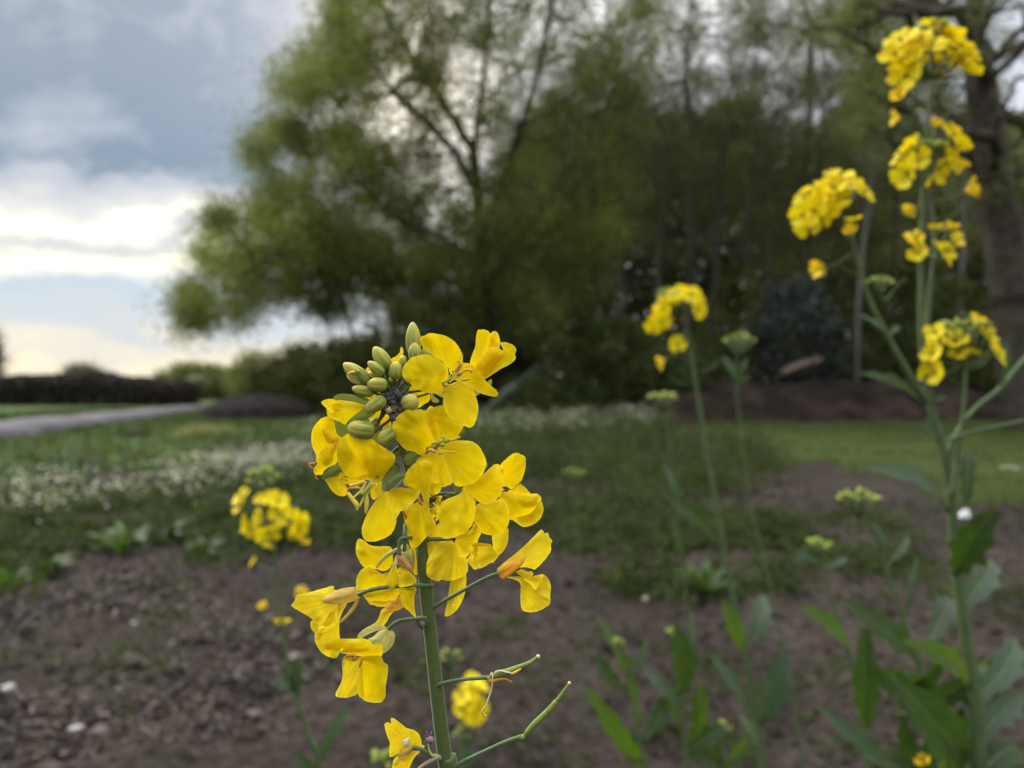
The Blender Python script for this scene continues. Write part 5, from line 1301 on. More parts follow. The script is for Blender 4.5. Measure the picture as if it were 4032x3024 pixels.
lv = np.repeat(W_, 2, 0) + rng.normal(size=(len(W_) * 2, 3)) * [.03, .03, 0]
lv[:, 2] *= rng.uniform(.1, .9, len(lv))
o = leafcloud('blossom_foliage', lv, .02, .005, np.clip(rng.uniform(.0, .8, len(lv)), 0, 1), M['weed'], up=.2, longup=1.0)
tag(o, 'thin green stems and leaves under the band of white blossoms', 'weeds', kind='stuff')

# clods and dry litter
def lumps(name, label, A, size, mat, cat, flat=.6):
    n = len(A)
    base = np.array([[1, 0, 0], [-1, 0, 0], [0, 1, 0], [0, -1, 0], [0, 0, 1], [0, 0, -1]], float)
    fc = np.array([[0, 2, 4], [2, 1, 4], [1, 3, 4], [3, 0, 4], [2, 0, 5], [1, 2, 5], [3, 1, 5], [0, 3, 5]])
    a = rng.uniform(0, 6.28, n); ca, sa = np.cos(a), np.sin(a)
    s = size * rng.lognormal(0, .55, n)
    B = base[None] * rng.uniform(.6, 1.3, (n, 6, 3)) * s[:, None, None]
    Xr = B[:, :, 0] * ca[:, None] - B[:, :, 1] * sa[:, None]; Yr = B[:, :, 0] * sa[:, None] + B[:, :, 1] * ca[:, None]
    V = np.stack([Xr + A[:, 0:1], Yr + A[:, 1:2], B[:, :, 2] * flat + (height(A[:, 0], A[:, 1]) + s * .25)[:, None]], -1).reshape(-1, 3)
    F_ = (fc[None] + (np.arange(n) * 6)[:, None, None]).reshape(-1, 3)
    o = obj(name, V, F_, mat, None, False, attr=np.repeat(rng.random(n) ** 2, 6))
    return tag(o, label, cat, kind='stuff')
def scat(poly, n, seed, dens):
    Q = np.array(gp(poly)); lo, hi = Q.min(0), Q.max(0)
    A = rng.uniform(lo, hi, (n * 6, 2)); A = A[inpoly(A, Q)]
    q = vn(A[:, 0] * 2.2, A[:, 1] * 2.2, seed)
    return A[q > dens + rng.uniform(-.15, .15, len(A))][:n]
A = scat([(-400, 1120), (700, 1060), (1500, 1040), (2400, 1080), (2500, 1900), (-600, 1900)], 16000, 70, .3)
lumps('soil_clods', 'crumbly dark clods lying all over the bare soil', A, .0065, M['soil'], 'soil clods')
A = scat([(-300, 1300), (300, 1270), (620, 1330), (760, 1420), (640, 1480), (560, 1560), (250, 1640), (-300, 1760)], 6500, 72, .36)
lumps('dry_litter', 'pale brown crumbs of dry leaf and straw on the soil at the lower left', A, .0062, M['litter'], 'litter', .6)
C = np.column_stack([A[:1500] + rng.normal(size=(1500, 2)) * .05, height(A[:1500, 0], A[:1500, 1]) + .02])
o = leafcloud('dry_litter', C, .022, .004, rng.random(1500) ** .8, M['litter'], up=1.4)
tag(o, 'pale broken stalks and leaf scraps on the soil at the lower left', 'litter', kind='stuff')
# stones one can tell apart
M['stone'] = solid('pale_stone', (0.28, 0.26, 0.24), (0.45, 0.43, 0.41), 30, .8, .3)
def stone(px_, py_, s, label, mat='stone', flat=.6):
    c = gnd(px_, py_)
    V = []
    sides, rings = 12, 8
    rg = random.Random(px_)
    off = [rg.uniform(0, 6) for _ in range(4)]
    for i_ in range(rings + 1):
        th = math.pi * i_ / rings
        for j_ in range(sides):
            a = 2 * math.pi * j_ / sides
            k = s * (1 + .18 * math.sin(2 * a + off[0]) * math.sin(th) + .12 * math.sin(3 * th + off[1] + a))
            V.append([c[0] + k * math.sin(th) * math.cos(a), c[1] + k * math.sin(th) * math.sin(a) * .8, s * flat * .8 + k * math.cos(th) * flat])
    F_ = [[i_ * sides + j_, i_ * sides + (j_ + 1) % sides, (i_ + 1) * sides + (j_ + 1) % sides, (i_ + 1) * sides + j_] for i_ in range(rings) for j_ in range(sides)]
    o = obj('stone', V, F_, M[mat])
    tag(o, label, 'stone', 'pale stones on the soil')
stone(242, 1330, .012, 'small pale stone, left of the pair on the bare soil at the left')
stone(290, 1352, .013, 'small whitish stone, right of the pair on the bare soil at the left')
stone(165, 1578, .017, 'flat pale stone on the soil near the bottom left corner', flat=.4)
stone(1395, 1297, .012, 'round pale stone on the soil just in front of the weed strip')
stone(15, 1500, .026, 'larger light stone at the left edge of the photo')
M['paper'] = solid('white_scrap', (0.72, 0.74, 0.76), (0.82, 0.83, 0.84), 30, .7, .2)
c = gnd(2082, 1122)
V = [c + np.array(p) * .0007 for p in ((-55, 0, 10), (45, -10, 12), (62, 20, 70), (30, 30, 95), (-10, 10, 40), (-50, 20, 30), (10, 50, 60), (50, 60, 20))]
o = obj('paper_scrap', V, [[0, 1, 4], [1, 2, 3, 4], [0, 4, 5], [4, 3, 6], [5, 4, 6], [1, 7, 2], [2, 7, 3], [3, 7, 6]], M['paper'], None, False)
tag(o, 'crumpled white scrap of paper on the soil edge behind the tall right plant', 'litter')
# white daisies on the lawn
for k, (x, y) in enumerate(((2180, 1018), (2195, 1022), (2165, 1020), (2108, 900), (1882, 1020), (1615, 942))):
    c = gnd(x, y + 12)
    mb = MB()
    for q in range(14):
        a = q * .4488; d_ = np.array([math.cos(a), math.sin(a), .25]); e_ = np.array([-math.sin(a), math.cos(a), 0])
        s_ = .028
        cc = c + np.array([0, 0, .09])
        mb.add([cc + d_ * s_ * .15, cc + d_ * s_ * .6 + e_ * s_ * .2, cc + d_ * s_, cc + d_ * s_ * .6 - e_ * s_ * .2], [[0, 1, 2, 3]], 0)
    v, f_, u_ = tube([c, c + np.array([0, 0, .09])], [.0015, .0015], 5, n=4); mb.add(v, f_, 1, u_)
    o = mb.build('daisy', [M['paper'], M['stem_bg']])
    tag(o, 'small white daisy-like blossom in the short grass of the lawn', 'flower', 'white blossoms on the lawn')

# ------------------------------------------------------------------ trees
M['bark'] = solid('bark_dark', (0.045, 0.040, 0.032), (0.10, 0.088, 0.07), 6, .9, .6, .02, .1)
M['bark_grey'] = solid('bark_grey', (0.09, 0.085, 0.075), (0.20, 0.185, 0.16), 6, .9, .6, .02, .1)
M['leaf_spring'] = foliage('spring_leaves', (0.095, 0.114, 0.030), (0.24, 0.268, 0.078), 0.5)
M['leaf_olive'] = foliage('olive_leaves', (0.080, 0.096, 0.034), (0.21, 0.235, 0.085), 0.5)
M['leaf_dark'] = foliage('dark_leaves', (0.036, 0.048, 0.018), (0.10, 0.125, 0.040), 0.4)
M['leaf_holly'] = foliage('holly_leaves', (0.018, 0.026, 0.022), (0.060, 0.076, 0.066), 0.15, .35, .5)
M['leaf_grey'] = foliage('bare_twigs', (0.055, 0.045, 0.038), (0.12, 0.10, 0.08), 0.1)

def limbs(trunk, tr, clumps, seg=.55, wig=.12, pen=.25, forks=()):
    """grow branches from the trunk polyline to every clump; returns edges with radii (pipe model)"""
    P = [np.asarray(p, float) for p in trunk]
    par = [-1] + list(range(len(P) - 1))
    for start, pts in forks:
        prev = start
        for p in pts:
            P.append(np.asarray(p, float)); par.append(prev); prev = len(P) - 1
    plen = [0.0]
    for k in range(1, len(P)):
        plen.append(plen[par[k]] + .25 * np.linalg.norm(P[k] - P[par[k]]))
    order = np.argsort([min(np.linalg.norm(c - p) for p in P) for c in clumps])
    ends = []
    for ci in order:
        c = clumps[ci]
        A = np.array(P)
        d = np.linalg.norm(A - c, axis=1)
        cost = d + pen * np.array(plen) + .6 * np.maximum(0, A[:, 2] - c[2])
        cost[0] += 3
        k = int(np.argmin(cost))
        dist = d[k]
        m = max(1, int(dist / seg))
        prev = k
        a0 = P[k]
        for s in range(1, m + 1):
            t = s / m
            q = a0 * (1 - t) + c * t
            q = q + rng.normal(size=3) * wig * seg * (1 if s < m else .2) + np.array([0, 0, -.06 * dist * math.sin(math.pi * t)])
            P.append(q); par.append(prev); plen.append(plen[prev] + np.linalg.norm(P[-1] - P[prev]))
            prev = len(P) - 1
        ends.append(prev)
    w = np.zeros(len(P))
    for e in ends: w[e] += 1
    for k in range(len(P) - 1, 0, -1):
        w[par[k]] += w[k]
    r = tr * (np.maximum(w, .5) / max(w[0], 1)) ** .5
    return np.array(P), par, r
def limbmesh(P, par, r, sides=5):
    P = np.asarray(P); par = np.asarray(par)
    k = np.where(par >= 0)[0]
    a, b = P[par[k]], P[k]
    ra, rb = np.minimum(r[par[k]], r[k] * 1.25), r[k]
    d = b - a; L = np.linalg.norm(d, axis=1)[:, None] + 1e-9; d = d / L
    h = np.where(np.abs(d[:, 2:3]) > .9, np.array([[1., 0, 0]]), np.array([[0, 0, 1.]]))
    u = np.cross(d, h); u /= np.linalg.norm(u, axis=1)[:, None]; w = np.cross(d, u)
    V = []
    for base, rad_, ext in ((a - d * ra[:, None] * .3, ra, 0), (b + d * rb[:, None] * .3, rb, 0)):
        for j_ in range(sides):
            t = 2 * math.pi * j_ / sides
            V.append(base + rad_[:, None] * (math.cos(t) * u + math.sin(t) * w))
    V = np.stack(V, 1)          # n, 2*sides, 3
    n = len(k)
    off = (np.arange(n) * 2 * sides)[:, None]
    F_ = np.concatenate([np.stack([off[:, 0] + j_, off[:, 0] + (j_ + 1) % sides, off[:, 0] + sides + (j_ + 1) % sides, off[:, 0] + sides + j_], -1) for j_ in range(sides)])
    return V.reshape(-1, 3), F_
def twigs(C, n, L, rad_, up=.5):
    """bare twigs fanning out of the clump centres"""
    k = rng.integers(0, len(C), n)
    a = C[k] + rng.normal(size=(n, 3)) * L * .3
    d = rdir(n, up) * (L * rng.uniform(.5, 1.3, n))[:, None]
    b = a + d
    u = np.cross(d, [0.1, 1, .1]); u /= np.linalg.norm(u, axis=1)[:, None] + 1e-9
    w = np.cross(d, u); w /= np.linalg.norm(w, axis=1)[:, None] + 1e-9
    V = np.stack([a + u * rad_, a - u * .5 * rad_ + w * .87 * rad_, a - u * .5 * rad_ - w * .87 * rad_, b + u * rad_ * .3, b - u * .15 * rad_ + w * .26 * rad_, b - u * .15 * rad_ - w * .26 * rad_], 1)
    off = (np.arange(n) * 6)
    F_ = np.concatenate([np.stack([off + i_, off + (i_ + 1) % 3, off + 3 + (i_ + 1) % 3, off + 3 + i_], -1) for i_ in range(3)])
    return V.reshape(-1, 3), F_

def tree(name, label, cat, base, trunk, tr, clumps, nleaf, lsize, mat, spread, bark='bark', group=None, ntwig=0, ltwig=.7, rtw=.008, pen=.25, dens=None, forks=()):
    root = empty(name, base, label, cat, group)
    clumps = np.asarray(clumps)
    P, par, r = limbs(trunk, tr, clumps, pen=pen, forks=forks)
    V, F_ = limbmesh(P, par, r, 6)
    if ntwig:
        v2, f2 = twigs(clumps, ntwig, ltwig, rtw)
        F_ = np.vstack([F_, f2 + len(V)]); V = np.vstack([V, v2])
    obj('trunk', V, F_, M[bark], root)
    w = np.ones(len(clumps)) if dens is None else np.maximum(dens, 0)
    fine = np.where(r < np.percentile(r, 80))[0]
    near = np.array([int(np.argmin(((clumps - P[q]) ** 2).sum(1))) for q in fine])
    w = w[near] * rng.lognormal(0, .5, len(near))
    q = rng.choice(len(fine), nleaf, p=w / w.sum())
    ctone = rng.random(len(clumps)); k = near[q]
    C = P[fine[q]] + rng.normal(size=(nleaf, 3)) * spread * (.32 + .3 * rng.random((nleaf, 1)) ** 2)
    tone = np.clip(ctone[k] * .6 + rng.uniform(0, .4, nleaf), 0, 1)
    leafcloud('crown', C, lsize, lsize * .55, tone, M[mat], root)
    return root
def clumps_in(poly, n, d, dd, sink=1.0):
    """clump centres filling a crown whose outline (view pixels) is seen at distance d, +-dd deep"""
    Q = np.array(poly, float); lo, hi = Q.min(0), Q.max(0)
    res = []
    while len(res) < n:
        A = rng.uniform(lo, hi, (n * 2, 2)); A = A[inpoly(A, Q)]
        for a in A:
            e = rng.uniform(-1, 1)
            res.append(at(a[0], a[1], d) + np.array([0, 0, 0]) + (at(a[0], a[1], d + 1) - at(a[0], a[1], d)) * e * dd * 1.0)
            if len(res) >= n: break
    return np.array(res)

# the big spreading tree in fresh leaf
dA = 26.0
bA = at(1075, 880, dA); bA[2] = 0
trunkA = [bA, at(1072, 780, dA), at(1066, 690, dA), at(1050, 600, dA), at(1038, 516, dA), at(1032, 420, dA + .4), at(1023, 327, dA + .6), at(959, 223, dA + .8), at(891, 129, dA + 1), at(830, 20, dA + 1.2)]
forksA = [(4, [at(1088, 400, dA - .8), at(1120, 290, dA - 1.2), at(1165, 150, dA - 1.6), at(1190, 20, dA - 2), at(1210, -100, dA - 2)]),
          (3, [at(1120, 520, dA + .4), at(1190, 420, dA + .8), at(1251, 327, dA + 1.2), at(1320, 215, dA + 1.5), at(1345, 100, dA + 1.8)]),
          (3, [at(1000, 540, dA - 1), at(940, 505, dA - 2), at(870, 480, dA - 3), at(780, 400, dA - 3.4), at(700, 330, dA - 3.8)]),
          (2, [at(990, 610, dA - .6), at(900, 590, dA - 1.4), at(820, 590, dA - 2), at(720, 560, dA - 2.6), at(600, 540, dA - 3)]),
          (5, [at(985, 330, dA - 1), at(930, 270, dA - 1.6), at(850, 200, dA - 2.2), at(780, 100, dA - 2.6)]),
          (6, [at(1040, 220, dA + .2), at(1050, 100, dA), at(1060, -50, dA)]),
          (1, [at(1000, 720, dA - .5), at(930, 690, dA + 1), at(840, 640, dA + 2), at(700, 620, dA + 3)])]
outA = [(715, -160), (700, 40), (668, 95), (600, 140), (585, 195), (540, 250), (518, 300), (545, 380), (500, 430), (450, 480), (415, 530), (440, 580), (408, 625), (385, 668), (400, 690), (500, 715), (560, 705), (700, 675), (850, 668), (900, 760), (1050, 800), (1160, 720), (1280, 640), (1330, 480), (1380, 300), (1420, 120), (1440, -160)]
cA = clumps_in(outA, 950, dA, 4.5)
pxA = cA[:, 0] / cA[:, 1] * PF + 1106; pyA = 829.5 - (cA[:, 2] - CAM_H) / cA[:, 1] * PF
dn = np.where((pxA > 830) & (pyA < 430), .42, 1.0) * np.where((pxA > 1000) & (pyA < 560), .8, 1.0)
tree('deciduous_tree', 'largest tree with a broad crown of fresh yellow-green leaves, left of the middle', 'tree', bA, trunkA, .36, cA, 260000, .055, 'leaf_spring', .8, dens=dn, ntwig=16000, ltwig=.9, rtw=.005, pen=.35, forks=forksA)
# extra fringe at its lower left where boughs hang out
# trees with only a haze of young leaf to the right
def simple_crown(x, d, top, bot, wid, n, jag=.2, deep=2.5):
    pts = []
    for a in np.linspace(0, 2 * math.pi, 14, endpoint=False):
        k = 1 + rng.uniform(-jag, jag)
        pts.append((x + wid * k * math.cos(a), (top + bot) / 2 - (bot - top) / 2 * k * math.sin(a)))
    return clumps_in(pts, n, d, deep)
specs = [(1330, 31, -120, 560, 190, 210, 15000, 'leaf_olive', 'bark_grey', 'slim tree with thin grey branches and sparse leaves, right behind the largest tree'),
         (1480, 29, -160, 600, 170, 230, 15000, 'leaf_olive', 'bark_grey', 'twiggy half-bare tree above the hooked yellow flower head'),
         (1620, 33, -120, 620, 170, 230, 17000, 'leaf_olive', 'bark_grey', 'half-bare tree mid row with pale sky showing through its top'),
         (1730, 27, -180, 620, 150, 230, 20000, 'leaf_olive', 'bark', 'dark-stemmed tree just left of the drooping right-hand flower head'),
         (1880, 31, -160, 600, 170, 230, 22000, 'leaf_olive', 'bark', 'leafy olive tree behind the tall right rapeseed plant'),
         (2010, 34, -160, 640, 180, 200, 20000, 'leaf_olive', 'bark_grey', 'pale-barked tree between the tall rapeseed plant and the thick trunk'),
         (1230, 36, 150, 650, 170, 180, 16000, 'leaf_olive', 'bark_grey', 'low dense tree standing behind the right half of the largest tree')]
for (x, d, top, bot, wid, nc, nl, mt, bk, lab) in specs:
    b = at(x + rng.uniform(-20, 20), 880, d); b[2] = 0
    bend = rng.uniform(-25, 25, 8)
    tk = [b] + [at(x + bend[i_], y, d) for i_, y in enumerate(np.linspace(760, max(top, -100) + 40, 8))]
    cl_ = simple_crown(x, d, top, bot, wid, nc)
    tree('deciduous_tree', lab, 'tree', b, tk, .11 + .04 * rng.random(), cl_, int(nl * 1.0), .05, mt, .62, bark=bk, group='half-bare trees of the wood edge', ntwig=3500, ltwig=.9, rtw=.005)
# slender trunks in the wood
rt = random.Random(8)
for k, (x, d, lean) in enumerate(((1270, 24, 10), (1345, 28, -14), (1405, 25, 18), (1440, 32, -8), (1530, 26, 12), (1565, 30, -20), (1650, 25, 6), (1690, 34, 16), (1790, 28, -10), (1850, 24, 14), (1945, 27, -12), (2060, 25, 10), (945, 30, -30), (880, 27, -60), (800, 29, -70))):
    b = at(x, 880, d); b[2] = 0
    tk = [b] + [at(x + lean * t * 2 + 8 * math.sin(t * 5 + k), 880 - 560 * t, d) for t in (.2, .4, .6, .8, 1.0)]
    cl_ = np.array([at(x + lean * 2 + rt.uniform(-90, 90), rt.uniform(150, 420), d + rt.uniform(-1.2, 1.2)) for _ in range(40)])
    if x < 1000:
        cl_ = np.array([at(x + lean * 2 + rt.uniform(-90, 90), rt.uniform(480, 640), d + rt.uniform(-1.2, 1.2)) for _ in range(30)])
        tk = tk[:4]
    side = ['thin', 'slender', 'crooked', 'straight', 'leaning'][k % 5]
    tree('young_tree', side + ' young tree with a dark bare stem in the shade of the wood', 'tree', b, tk, .05 + .035 * rt.random(), cl_, 1800, .05, 'leaf_olive', .5, bark=['bark', 'bark_grey'][k % 2], group='slender young trees in the wood', ntwig=700, ltwig=.7, rtw=.005)
# thick trunk at the right edge with boughs sweeping left
dC = 14.0
bC = at(2215, 960, dC); bC[2] = 0
tkC = [bC, at(2200, 800, dC), at(2185, 650, dC), at(2170, 500, dC), at(2140, 380, dC), at(2125, 240, dC), at(2110, 100, dC), at(2100, -40, dC), at(2090, -200, dC)]
cC = [at(rt.uniform(1830, 2060), rt.uniform(-60, 330), dC + rt.uniform(-2, 2)) for _ in range(150)] + [at(rt.uniform(2060, 2500), rt.uniform(-260, 420), dC + rt.uniform(-2, 2)) for _ in range(170)] + [at(rt.uniform(1700, 1900), rt.uniform(-60, 120), dC + rt.uniform(-2, 2)) for _ in range(40)]
tree('deciduous_tree', 'tree with the thickest dark trunk at the right edge, boughs sweeping left', 'tree', bC, tkC, .34, cC, 24000, .034, 'leaf_olive', .36, ntwig=4000, ltwig=.5, rtw=.003)

# undergrowth: shrubs
def shrub(name, label, x, y0, y1, w, d, n, mat, lsize=.05, group='shrubs of the undergrowth', spread=.35, deep=1.5, cat='shrub', base_y=None):
    b = at(x, 880, d); b[2] = 0
    h = at(x, y0, d)[2]; wm = w * px(d)
    nc = 70
    A = rdir(nc) * rng.uniform(.3, 1, (nc, 1)) ** .4
    cl_ = np.column_stack([b[0] + A[:, 0] * wm, b[1] + A[:, 1] * deep, np.maximum(.12, h * .5 + A[:, 2] * h * .5)])
    root = empty(name, b, label, cat, group)
    tk = [b, b + [0, 0, h * .2], b + [0, 0, h * .4]]
    P, par, r = limbs(tk, .05, cl_, .4)
    V, F_ = limbmesh(P, par, r, 5)
    obj('trunk', V, F_, M['bark'], root)
    k = rng.integers(0, nc, n)
    C = cl_[k] + rdir(n) * spread * rng.uniform(0, 1.2, (n, 1)); C[:, 2] = np.abs(C[:, 2])
    ct = rng.random(nc)
    leafcloud('foliage', C, lsize, lsize * .6, np.clip(ct[k] * .6 + rng.uniform(0, .4, n), 0, 1), M[mat], root)
    return root
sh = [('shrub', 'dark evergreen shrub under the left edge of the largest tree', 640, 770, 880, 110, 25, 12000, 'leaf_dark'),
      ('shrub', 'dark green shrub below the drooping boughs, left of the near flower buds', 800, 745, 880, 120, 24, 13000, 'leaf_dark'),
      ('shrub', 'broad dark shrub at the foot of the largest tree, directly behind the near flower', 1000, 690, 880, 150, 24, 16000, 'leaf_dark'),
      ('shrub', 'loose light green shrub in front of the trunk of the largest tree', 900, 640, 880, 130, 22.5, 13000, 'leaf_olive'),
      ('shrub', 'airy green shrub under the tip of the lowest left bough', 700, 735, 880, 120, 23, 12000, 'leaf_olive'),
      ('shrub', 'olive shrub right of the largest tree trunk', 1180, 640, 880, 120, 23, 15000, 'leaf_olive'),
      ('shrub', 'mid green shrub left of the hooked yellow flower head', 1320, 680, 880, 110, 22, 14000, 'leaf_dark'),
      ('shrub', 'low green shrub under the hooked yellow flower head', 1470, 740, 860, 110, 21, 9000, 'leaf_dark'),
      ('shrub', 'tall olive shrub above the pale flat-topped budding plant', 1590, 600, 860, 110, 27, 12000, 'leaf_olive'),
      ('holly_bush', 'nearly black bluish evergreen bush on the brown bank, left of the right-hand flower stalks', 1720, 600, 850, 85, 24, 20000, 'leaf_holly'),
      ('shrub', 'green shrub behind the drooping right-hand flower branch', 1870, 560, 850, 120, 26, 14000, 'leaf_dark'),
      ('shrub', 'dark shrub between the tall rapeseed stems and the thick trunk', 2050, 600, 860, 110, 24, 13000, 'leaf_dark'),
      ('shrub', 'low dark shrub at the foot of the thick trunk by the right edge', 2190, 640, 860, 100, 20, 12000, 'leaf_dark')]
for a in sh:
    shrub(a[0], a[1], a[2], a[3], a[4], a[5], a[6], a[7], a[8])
# the wood behind everything: one dim mass
n = 180000
xs = rng.uniform(-3, 34, n); ys = rng.uniform(38, 46, n)
top = 12.5 * (0.85 + .4 * vn(xs * .35, ys * 0 + 3, 90)) * np.clip((xs + 4) / 5, .25, 1)
zs = rng.random(n) ** .8 * top
C = np.column_stack([xs, ys, zs])
o = leafcloud('woodland', C, .16, .09, np.clip(vn(xs, zs, 92) * .8 + rng.uniform(0, .3, n), 0, 1), M['leaf_olive'], up=.2)
tag(o, 'dim mass of woodland behind the trees', 'woodland', kind='stuff')
n = 42000
xs = rng.uniform(-9.5, 34, n); ys = rng.uniform(30, 34, n)
zs = rng.random(n) * (1.7 + 2.0 * vn(xs * .5, ys * 0, 95)) * np.clip((xs + 10.5) / 4, .2, 1)
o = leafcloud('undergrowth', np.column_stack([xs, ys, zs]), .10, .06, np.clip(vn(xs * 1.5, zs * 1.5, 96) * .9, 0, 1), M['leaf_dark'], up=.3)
tag(o, 'dark tangled undergrowth at the foot of the wood', 'undergrowth', kind='stuff')

# brown bank with a pale log
M['mulch'] = solid('mulch', (0.008, 0.006, 0.005), (0.044, 0.032, 0.025), 1.6, .95, .9, .05, .05, mid=(0.019, 0.014, 0.011))
nx, ny = 120, 30
xs = np.linspace(2.0, 22, nx); ts = np.linspace(0, 1, ny)
V = []
for t in ts:
    for x in xs:
        y = 17.2 + t * 9 + .4 * math.sin(x * .7)
        k = min(1, (x - 2.0) / 3)
        prof = (math.sin(min(t * 3.2, 1) * math.pi / 2) * (1 - .25 * max(0, t - .3))) * .95 * k
        V.append((x, y, prof * .95))
V = np.array(V)
V[:, 2] += (.5 * (vn(V[:, 0] * .8, V[:, 1] * .8, 83) - .5) + .22 * (vn(V[:, 0] * 2, V[:, 1] * 2, 80) - .5) + .12 * (vn(V[:, 0] * 6, V[:, 1] * 6, 81) - .5)) * np.clip(V[:, 2] * 2, 0, 1) + .0
i, j = np.meshgrid(np.arange(ny - 1), np.arange(nx - 1), indexing='ij')
Fb = np.stack([i * nx + j, i * nx + j + 1, (i + 1) * nx + j + 1, (i + 1) * nx + j], -1).reshape(-1, 4)
V[:, 2] = np.where(V[:, 2] < .02, -.03, V[:, 2])
tag(obj('bank', V, Fb, M['mulch']), 'reddish brown bank of bare earth and leaf mould below the wood', 'bank', kind='structure')
M['wood'] = solid('bare_wood', (0.08, 0.055, 0.04), (0.16, 0.115, 0.085), 8, .8, .4, .01)
a, b = at(1690, 806, 17.9), at(1772, 778, 18.8)
v, f_, u_ = tube([a, a * .5 + b * .5 + [0, 0, .03], b], [.07, .085, .06], 12, n=12)
v2, f2, u2 = tube([b - (b - a) * .3, b - (b - a) * .2 + [0.05, -.1, .2]], [.03, .012], 8, n=5)
mb = MB(); mb.add(v, f_, 0, u_); mb.add(v2, f2, 0, u2)
tag(mb.build('log', M['wood']), 'pale fallen log lying on the brown bank', 'log')
a, b = at(1085, 858, 13.0), at(1150, 808, 13.6)
root = empty('dead_branch', (a[0], a[1], 0), 'pale grey-green lichened branch leaning at the wood edge, right of the near buds', 'branch')
M['lichen'] = solid('lichened_bark', (0.022, 0.032, 0.020), (0.042, 0.056, 0.036), 12, .9, .4, .01)
v, f_, u_ = tube([np.array([a[0] - .6, a[1], 0.0]), a, a * .5 + b * .5, b], [.06, .08, .07, .03], 8, n=12)
o = obj('limb', v, f_, M['lichen'], root)
for k in range(5):
    t = .3 + .14 * k
    p = a * (1 - t) + b * t
    v, f_, u_ = tube([p, p + np.array([.12, -.05 * k, .16]), p + np.array([.3, -.08 * k, .2])], [.02, .014, .006], 6, n=8)
    obj('twig', v, f_, M['lichen'], o)

# left: far hedge, trees, sheeted bed, heap
def hedge(name, label, x0, x1, d, h, n, mat, lsize, cat='hedge', group=None, depth=2.0):
    xa, xb = at(x0, 830, d)[0], at(x1, 830, d)[0]
    root = empty(name, ((xa + xb) / 2, d, 0), label, cat, group)
    xs = rng.uniform(xa, xb, n); ys = rng.uniform(d - depth / 2, d + depth / 2, n)
    hh = h * (.8 + .3 * vn(xs * .3, ys * 0, int(d)) + .15 * vn(xs * 1.5, ys * 0, 4))
    C = np.column_stack([xs, ys, rng.random(n) ** .8 * hh])
    leafcloud('foliage', C, lsize, lsize * .6, np.clip(vn(xs * .7, C[:, 2], 7) * .8 + rng.uniform(0, .3, n), 0, 1), M[mat], root)
    for q in range(40):
        x = rng.uniform(xa, xb); y = d + rng.uniform(-.5, .5)
        v, f_, u_ = tube([(x, y, 0), (x + rng.uniform(-.3, .3), y, h * .5), (x + rng.uniform(-.6, .6), y, h * .95)], [.05, .035, .015], 5, n=5)
        obj('stem', v, f_, M['bark_grey'], root, uv=u_)
    return root
M['leaf_purple'] = foliage('brown_hedge', (0.022, 0.018, 0.017), (0.065, 0.052, 0.047), 0.15)
M['leaf_red'] = foliage('reddish_hedge', (0.06, 0.025, 0.022), (0.14, 0.06, 0.05), 0.2)
hedge('hedge', 'long dark leafless brown hedge on the horizon at the far left', -900, 420, 31, 1.12, 60000, 'leaf_purple', .06)
shrub('shrub', 'rusty red shrub in the far hedge, left of the round far tree', 150, 818, 880, 22, 52, 2500, 'leaf_red', .07, 'far shrubs', .4, 1)
shrub('shrub', 'dark low bush at the left edge below the far hedge', 22, 850, 880, 60, 38, 6000, 'leaf_purple', .07, 'far shrubs', .3, 1)
shrub('shrub', 'broad rounded olive green bush beyond the grass, between the far hedge and the big tree', 440, 792, 880, 98, 42, 18000, 'leaf_olive', .07, 'far shrubs', .5, 2.5)
shrub('shrub', 'scrubby bush under the lowest boughs of the big tree, at its left', 560, 762, 880, 60, 36, 7000, 'leaf_olive', .06, 'far shrubs', .5, 1.5)
def fartree(name, label, x, d, top, wid, n, mat, bot=840, tw=900):
    b = at(x, 880, d); b[2] = 0
    tk = [b, at(x, 850, d), at(x + 3, 830, d), at(x, (top + 830) / 2, d)]
    cl_ = simple_crown(x, d, top, bot, wid, 50, .12, 1.5)
    cl_[:, 2] = np.maximum(cl_[:, 2], .3)
    tree(name, label, 'tree', b, tk, .14, cl_, n, .07, mat, .5, group='far trees', ntwig=tw, ltwig=.8, rtw=.02)
fartree('deciduous_tree', 'small round far tree rising over the dark hedge at the left', 180, 58, 792, 44, 4200, 'leaf_olive')
fartree('deciduous_tree', 'dark upright far tree cut off by the left edge of the photo', -30, 50, 700, 32, 7000, 'leaf_dark', bot=850)
M['sheet'] = solid('grey_sheeting', (0.085, 0.08, 0.088), (0.14, 0.13, 0.14), 1.2, .85, .3, .05, .1)
# long low bed under grey sheeting
a0, a1 = gnd(-260, 972), gnd(400, 886)
ln = 90; sec = [(-.35, 0), (-.3, .16), (-.24, .25), (-.05, .30), (.3, .32), (.7, .30), (.9, .2), (1.0, 0)]
dirv = (a1 - a0); Ld = np.linalg.norm(dirv); dirv /= Ld; nv = np.array([-dirv[1], dirv[0], 0])
if nv[1] < 0: nv = -nv
V = []
for q in range(ln + 1):
    t = q / ln
    c = a0 + dirv * Ld * t
    for (o_, h_) in sec:
        k = 1 + .06 * math.sin(q * .31 + o_ * 2) + .04 * math.sin(q * 1.13) + rng.uniform(-.03, .03)
        hh = h_ * k * (.8 - .3 * t) * (1 if q not in (0, ln) else .3)
        V.append(c + nv * o_ * (1 + .04 * math.sin(q * .7)) + np.array([0, 0, hh]))
ns = len(sec)
F_ = [[q * ns + s, q * ns + s + 1, (q + 1) * ns + s + 1, (q + 1) * ns + s] for q in range(ln) for s in range(ns - 1)]
F_ += [list(range(ns))[::-1], [ln * ns + s for s in range(ns)]]
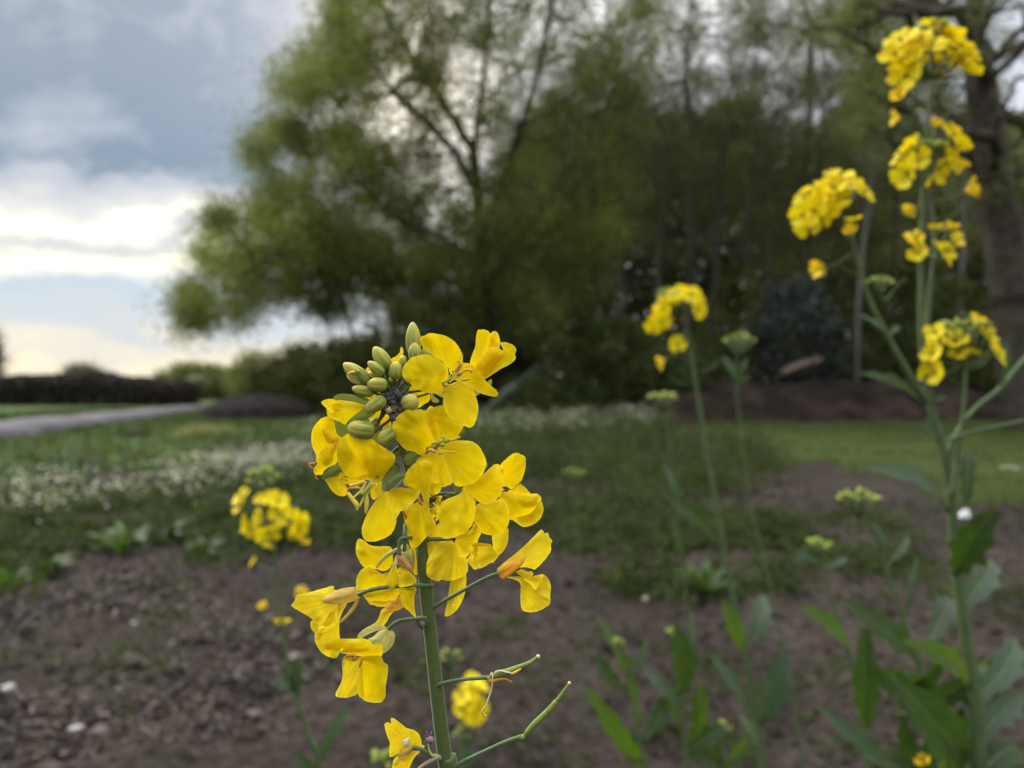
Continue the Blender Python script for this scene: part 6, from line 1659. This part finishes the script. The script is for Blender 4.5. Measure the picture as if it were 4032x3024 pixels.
tag(obj('covered_bed', V, F_, M['sheet']), 'long low garden bed covered with pale grey plastic sheeting at the far left', 'covered bed')
M['compost'] = solid('compost', (0.009, 0.007, 0.007), (0.024, 0.019, 0.019), 4, .95, .9, .05, .05)
def heap(name, label, x, y, w, h, deep, mat, cat):
    c = gnd(x, y); d = c[1]
    W = w * px(d); H = h
    V = []; nn, mm = 26, 14
    for i_ in range(mm + 1):
        q = i_ / mm
        for j_ in range(nn):
            a = 2 * math.pi * j_ / nn
            rr_ = q
            z = H * (math.cos(min(1, q) * math.pi / 2) ** .45) if q < 1 else -.05
            V.append([c[0] + W * rr_ * math.cos(a), c[1] + deep + deep * rr_ * math.sin(a), z])
    V = np.array(V)
    V[:, 2] += H * .25 * (vn(V[:, 0] * 2 + 9, V[:, 1] * 2, 5) - .5) * (V[:, 2] > .05)
    F_ = [[i_ * nn + j_, i_ * nn + (j_ + 1) % nn, (i_ + 1) * nn + (j_ + 1) % nn, (i_ + 1) * nn + j_] for i_ in range(mm) for j_ in range(nn)]
    return tag(obj(name, V, F_, M[mat]), label, cat)
heap('compost_heap', 'long dark heap of compost beyond the grass, left of the near flower', 505, 912, 135, .58, 1.8, 'compost', 'heap')
heap('soil_mound', 'small dark mound in the green grass behind the pale blossoms', 268, 952, 24, .14, .35, 'compost', 'mound')
n_ = 900
c = gnd(440, 950)
C = c + rng.normal(size=(n_, 3)) * [.22, .15, 0] + np.column_stack([np.zeros(n_), np.zeros(n_), rng.uniform(.02, .2, n_)])
M['straw'] = foliage('straw_tuft', (0.16, 0.17, 0.07), (0.34, 0.34, 0.15), .3)
root = empty('grass_tuft', c, 'pale straw-coloured tuft of old grass in the green strip at the left', 'grass tuft')
leafcloud('blades', C, .10, .006, rng.random(n_), M['straw'], root, up=0, longup=1.2)
# single weeds that stand out
def weed(px_, py_, s, label, seed):
    s *= .75
    c = gnd(px_, py_); r = random.Random(seed)
    root = empty('weed', c, label, 'weed', 'separate weeds on the soil')
    for k in range(20):
        a = r.uniform(0, 6.28); L_ = s * r.uniform(.6, 1.1)
        leaf(root, c + np.array([0, 0, .01]), c + np.array([math.cos(a) * L_, math.sin(a) * L_, s * r.uniform(.3, 1.0)]), L_ * .30, r.choice(['leaf_bright', 'leaf', 'leaf']), facing=(r.uniform(-.3, .3), -.3, 1))
weed(112, 1240, .13, 'small bright green weed at the left edge of the weedy patch', 1)
weed(262, 1195, .20, 'bushy bright green weed, biggest at the left, on the soil edge', 2)
weed(355, 1170, .16, 'mid green weed right of the biggest left one', 3)
weed(20, 1275, .15, 'green weed at the very left edge beside bare soil', 4)
weed(1530, 1285, .18, 'bright green weed at the front edge of the weed strip, centre right', 5)
weed(440, 1200, .14, 'green weed nearest the left plant, on the bare soil edge', 6)
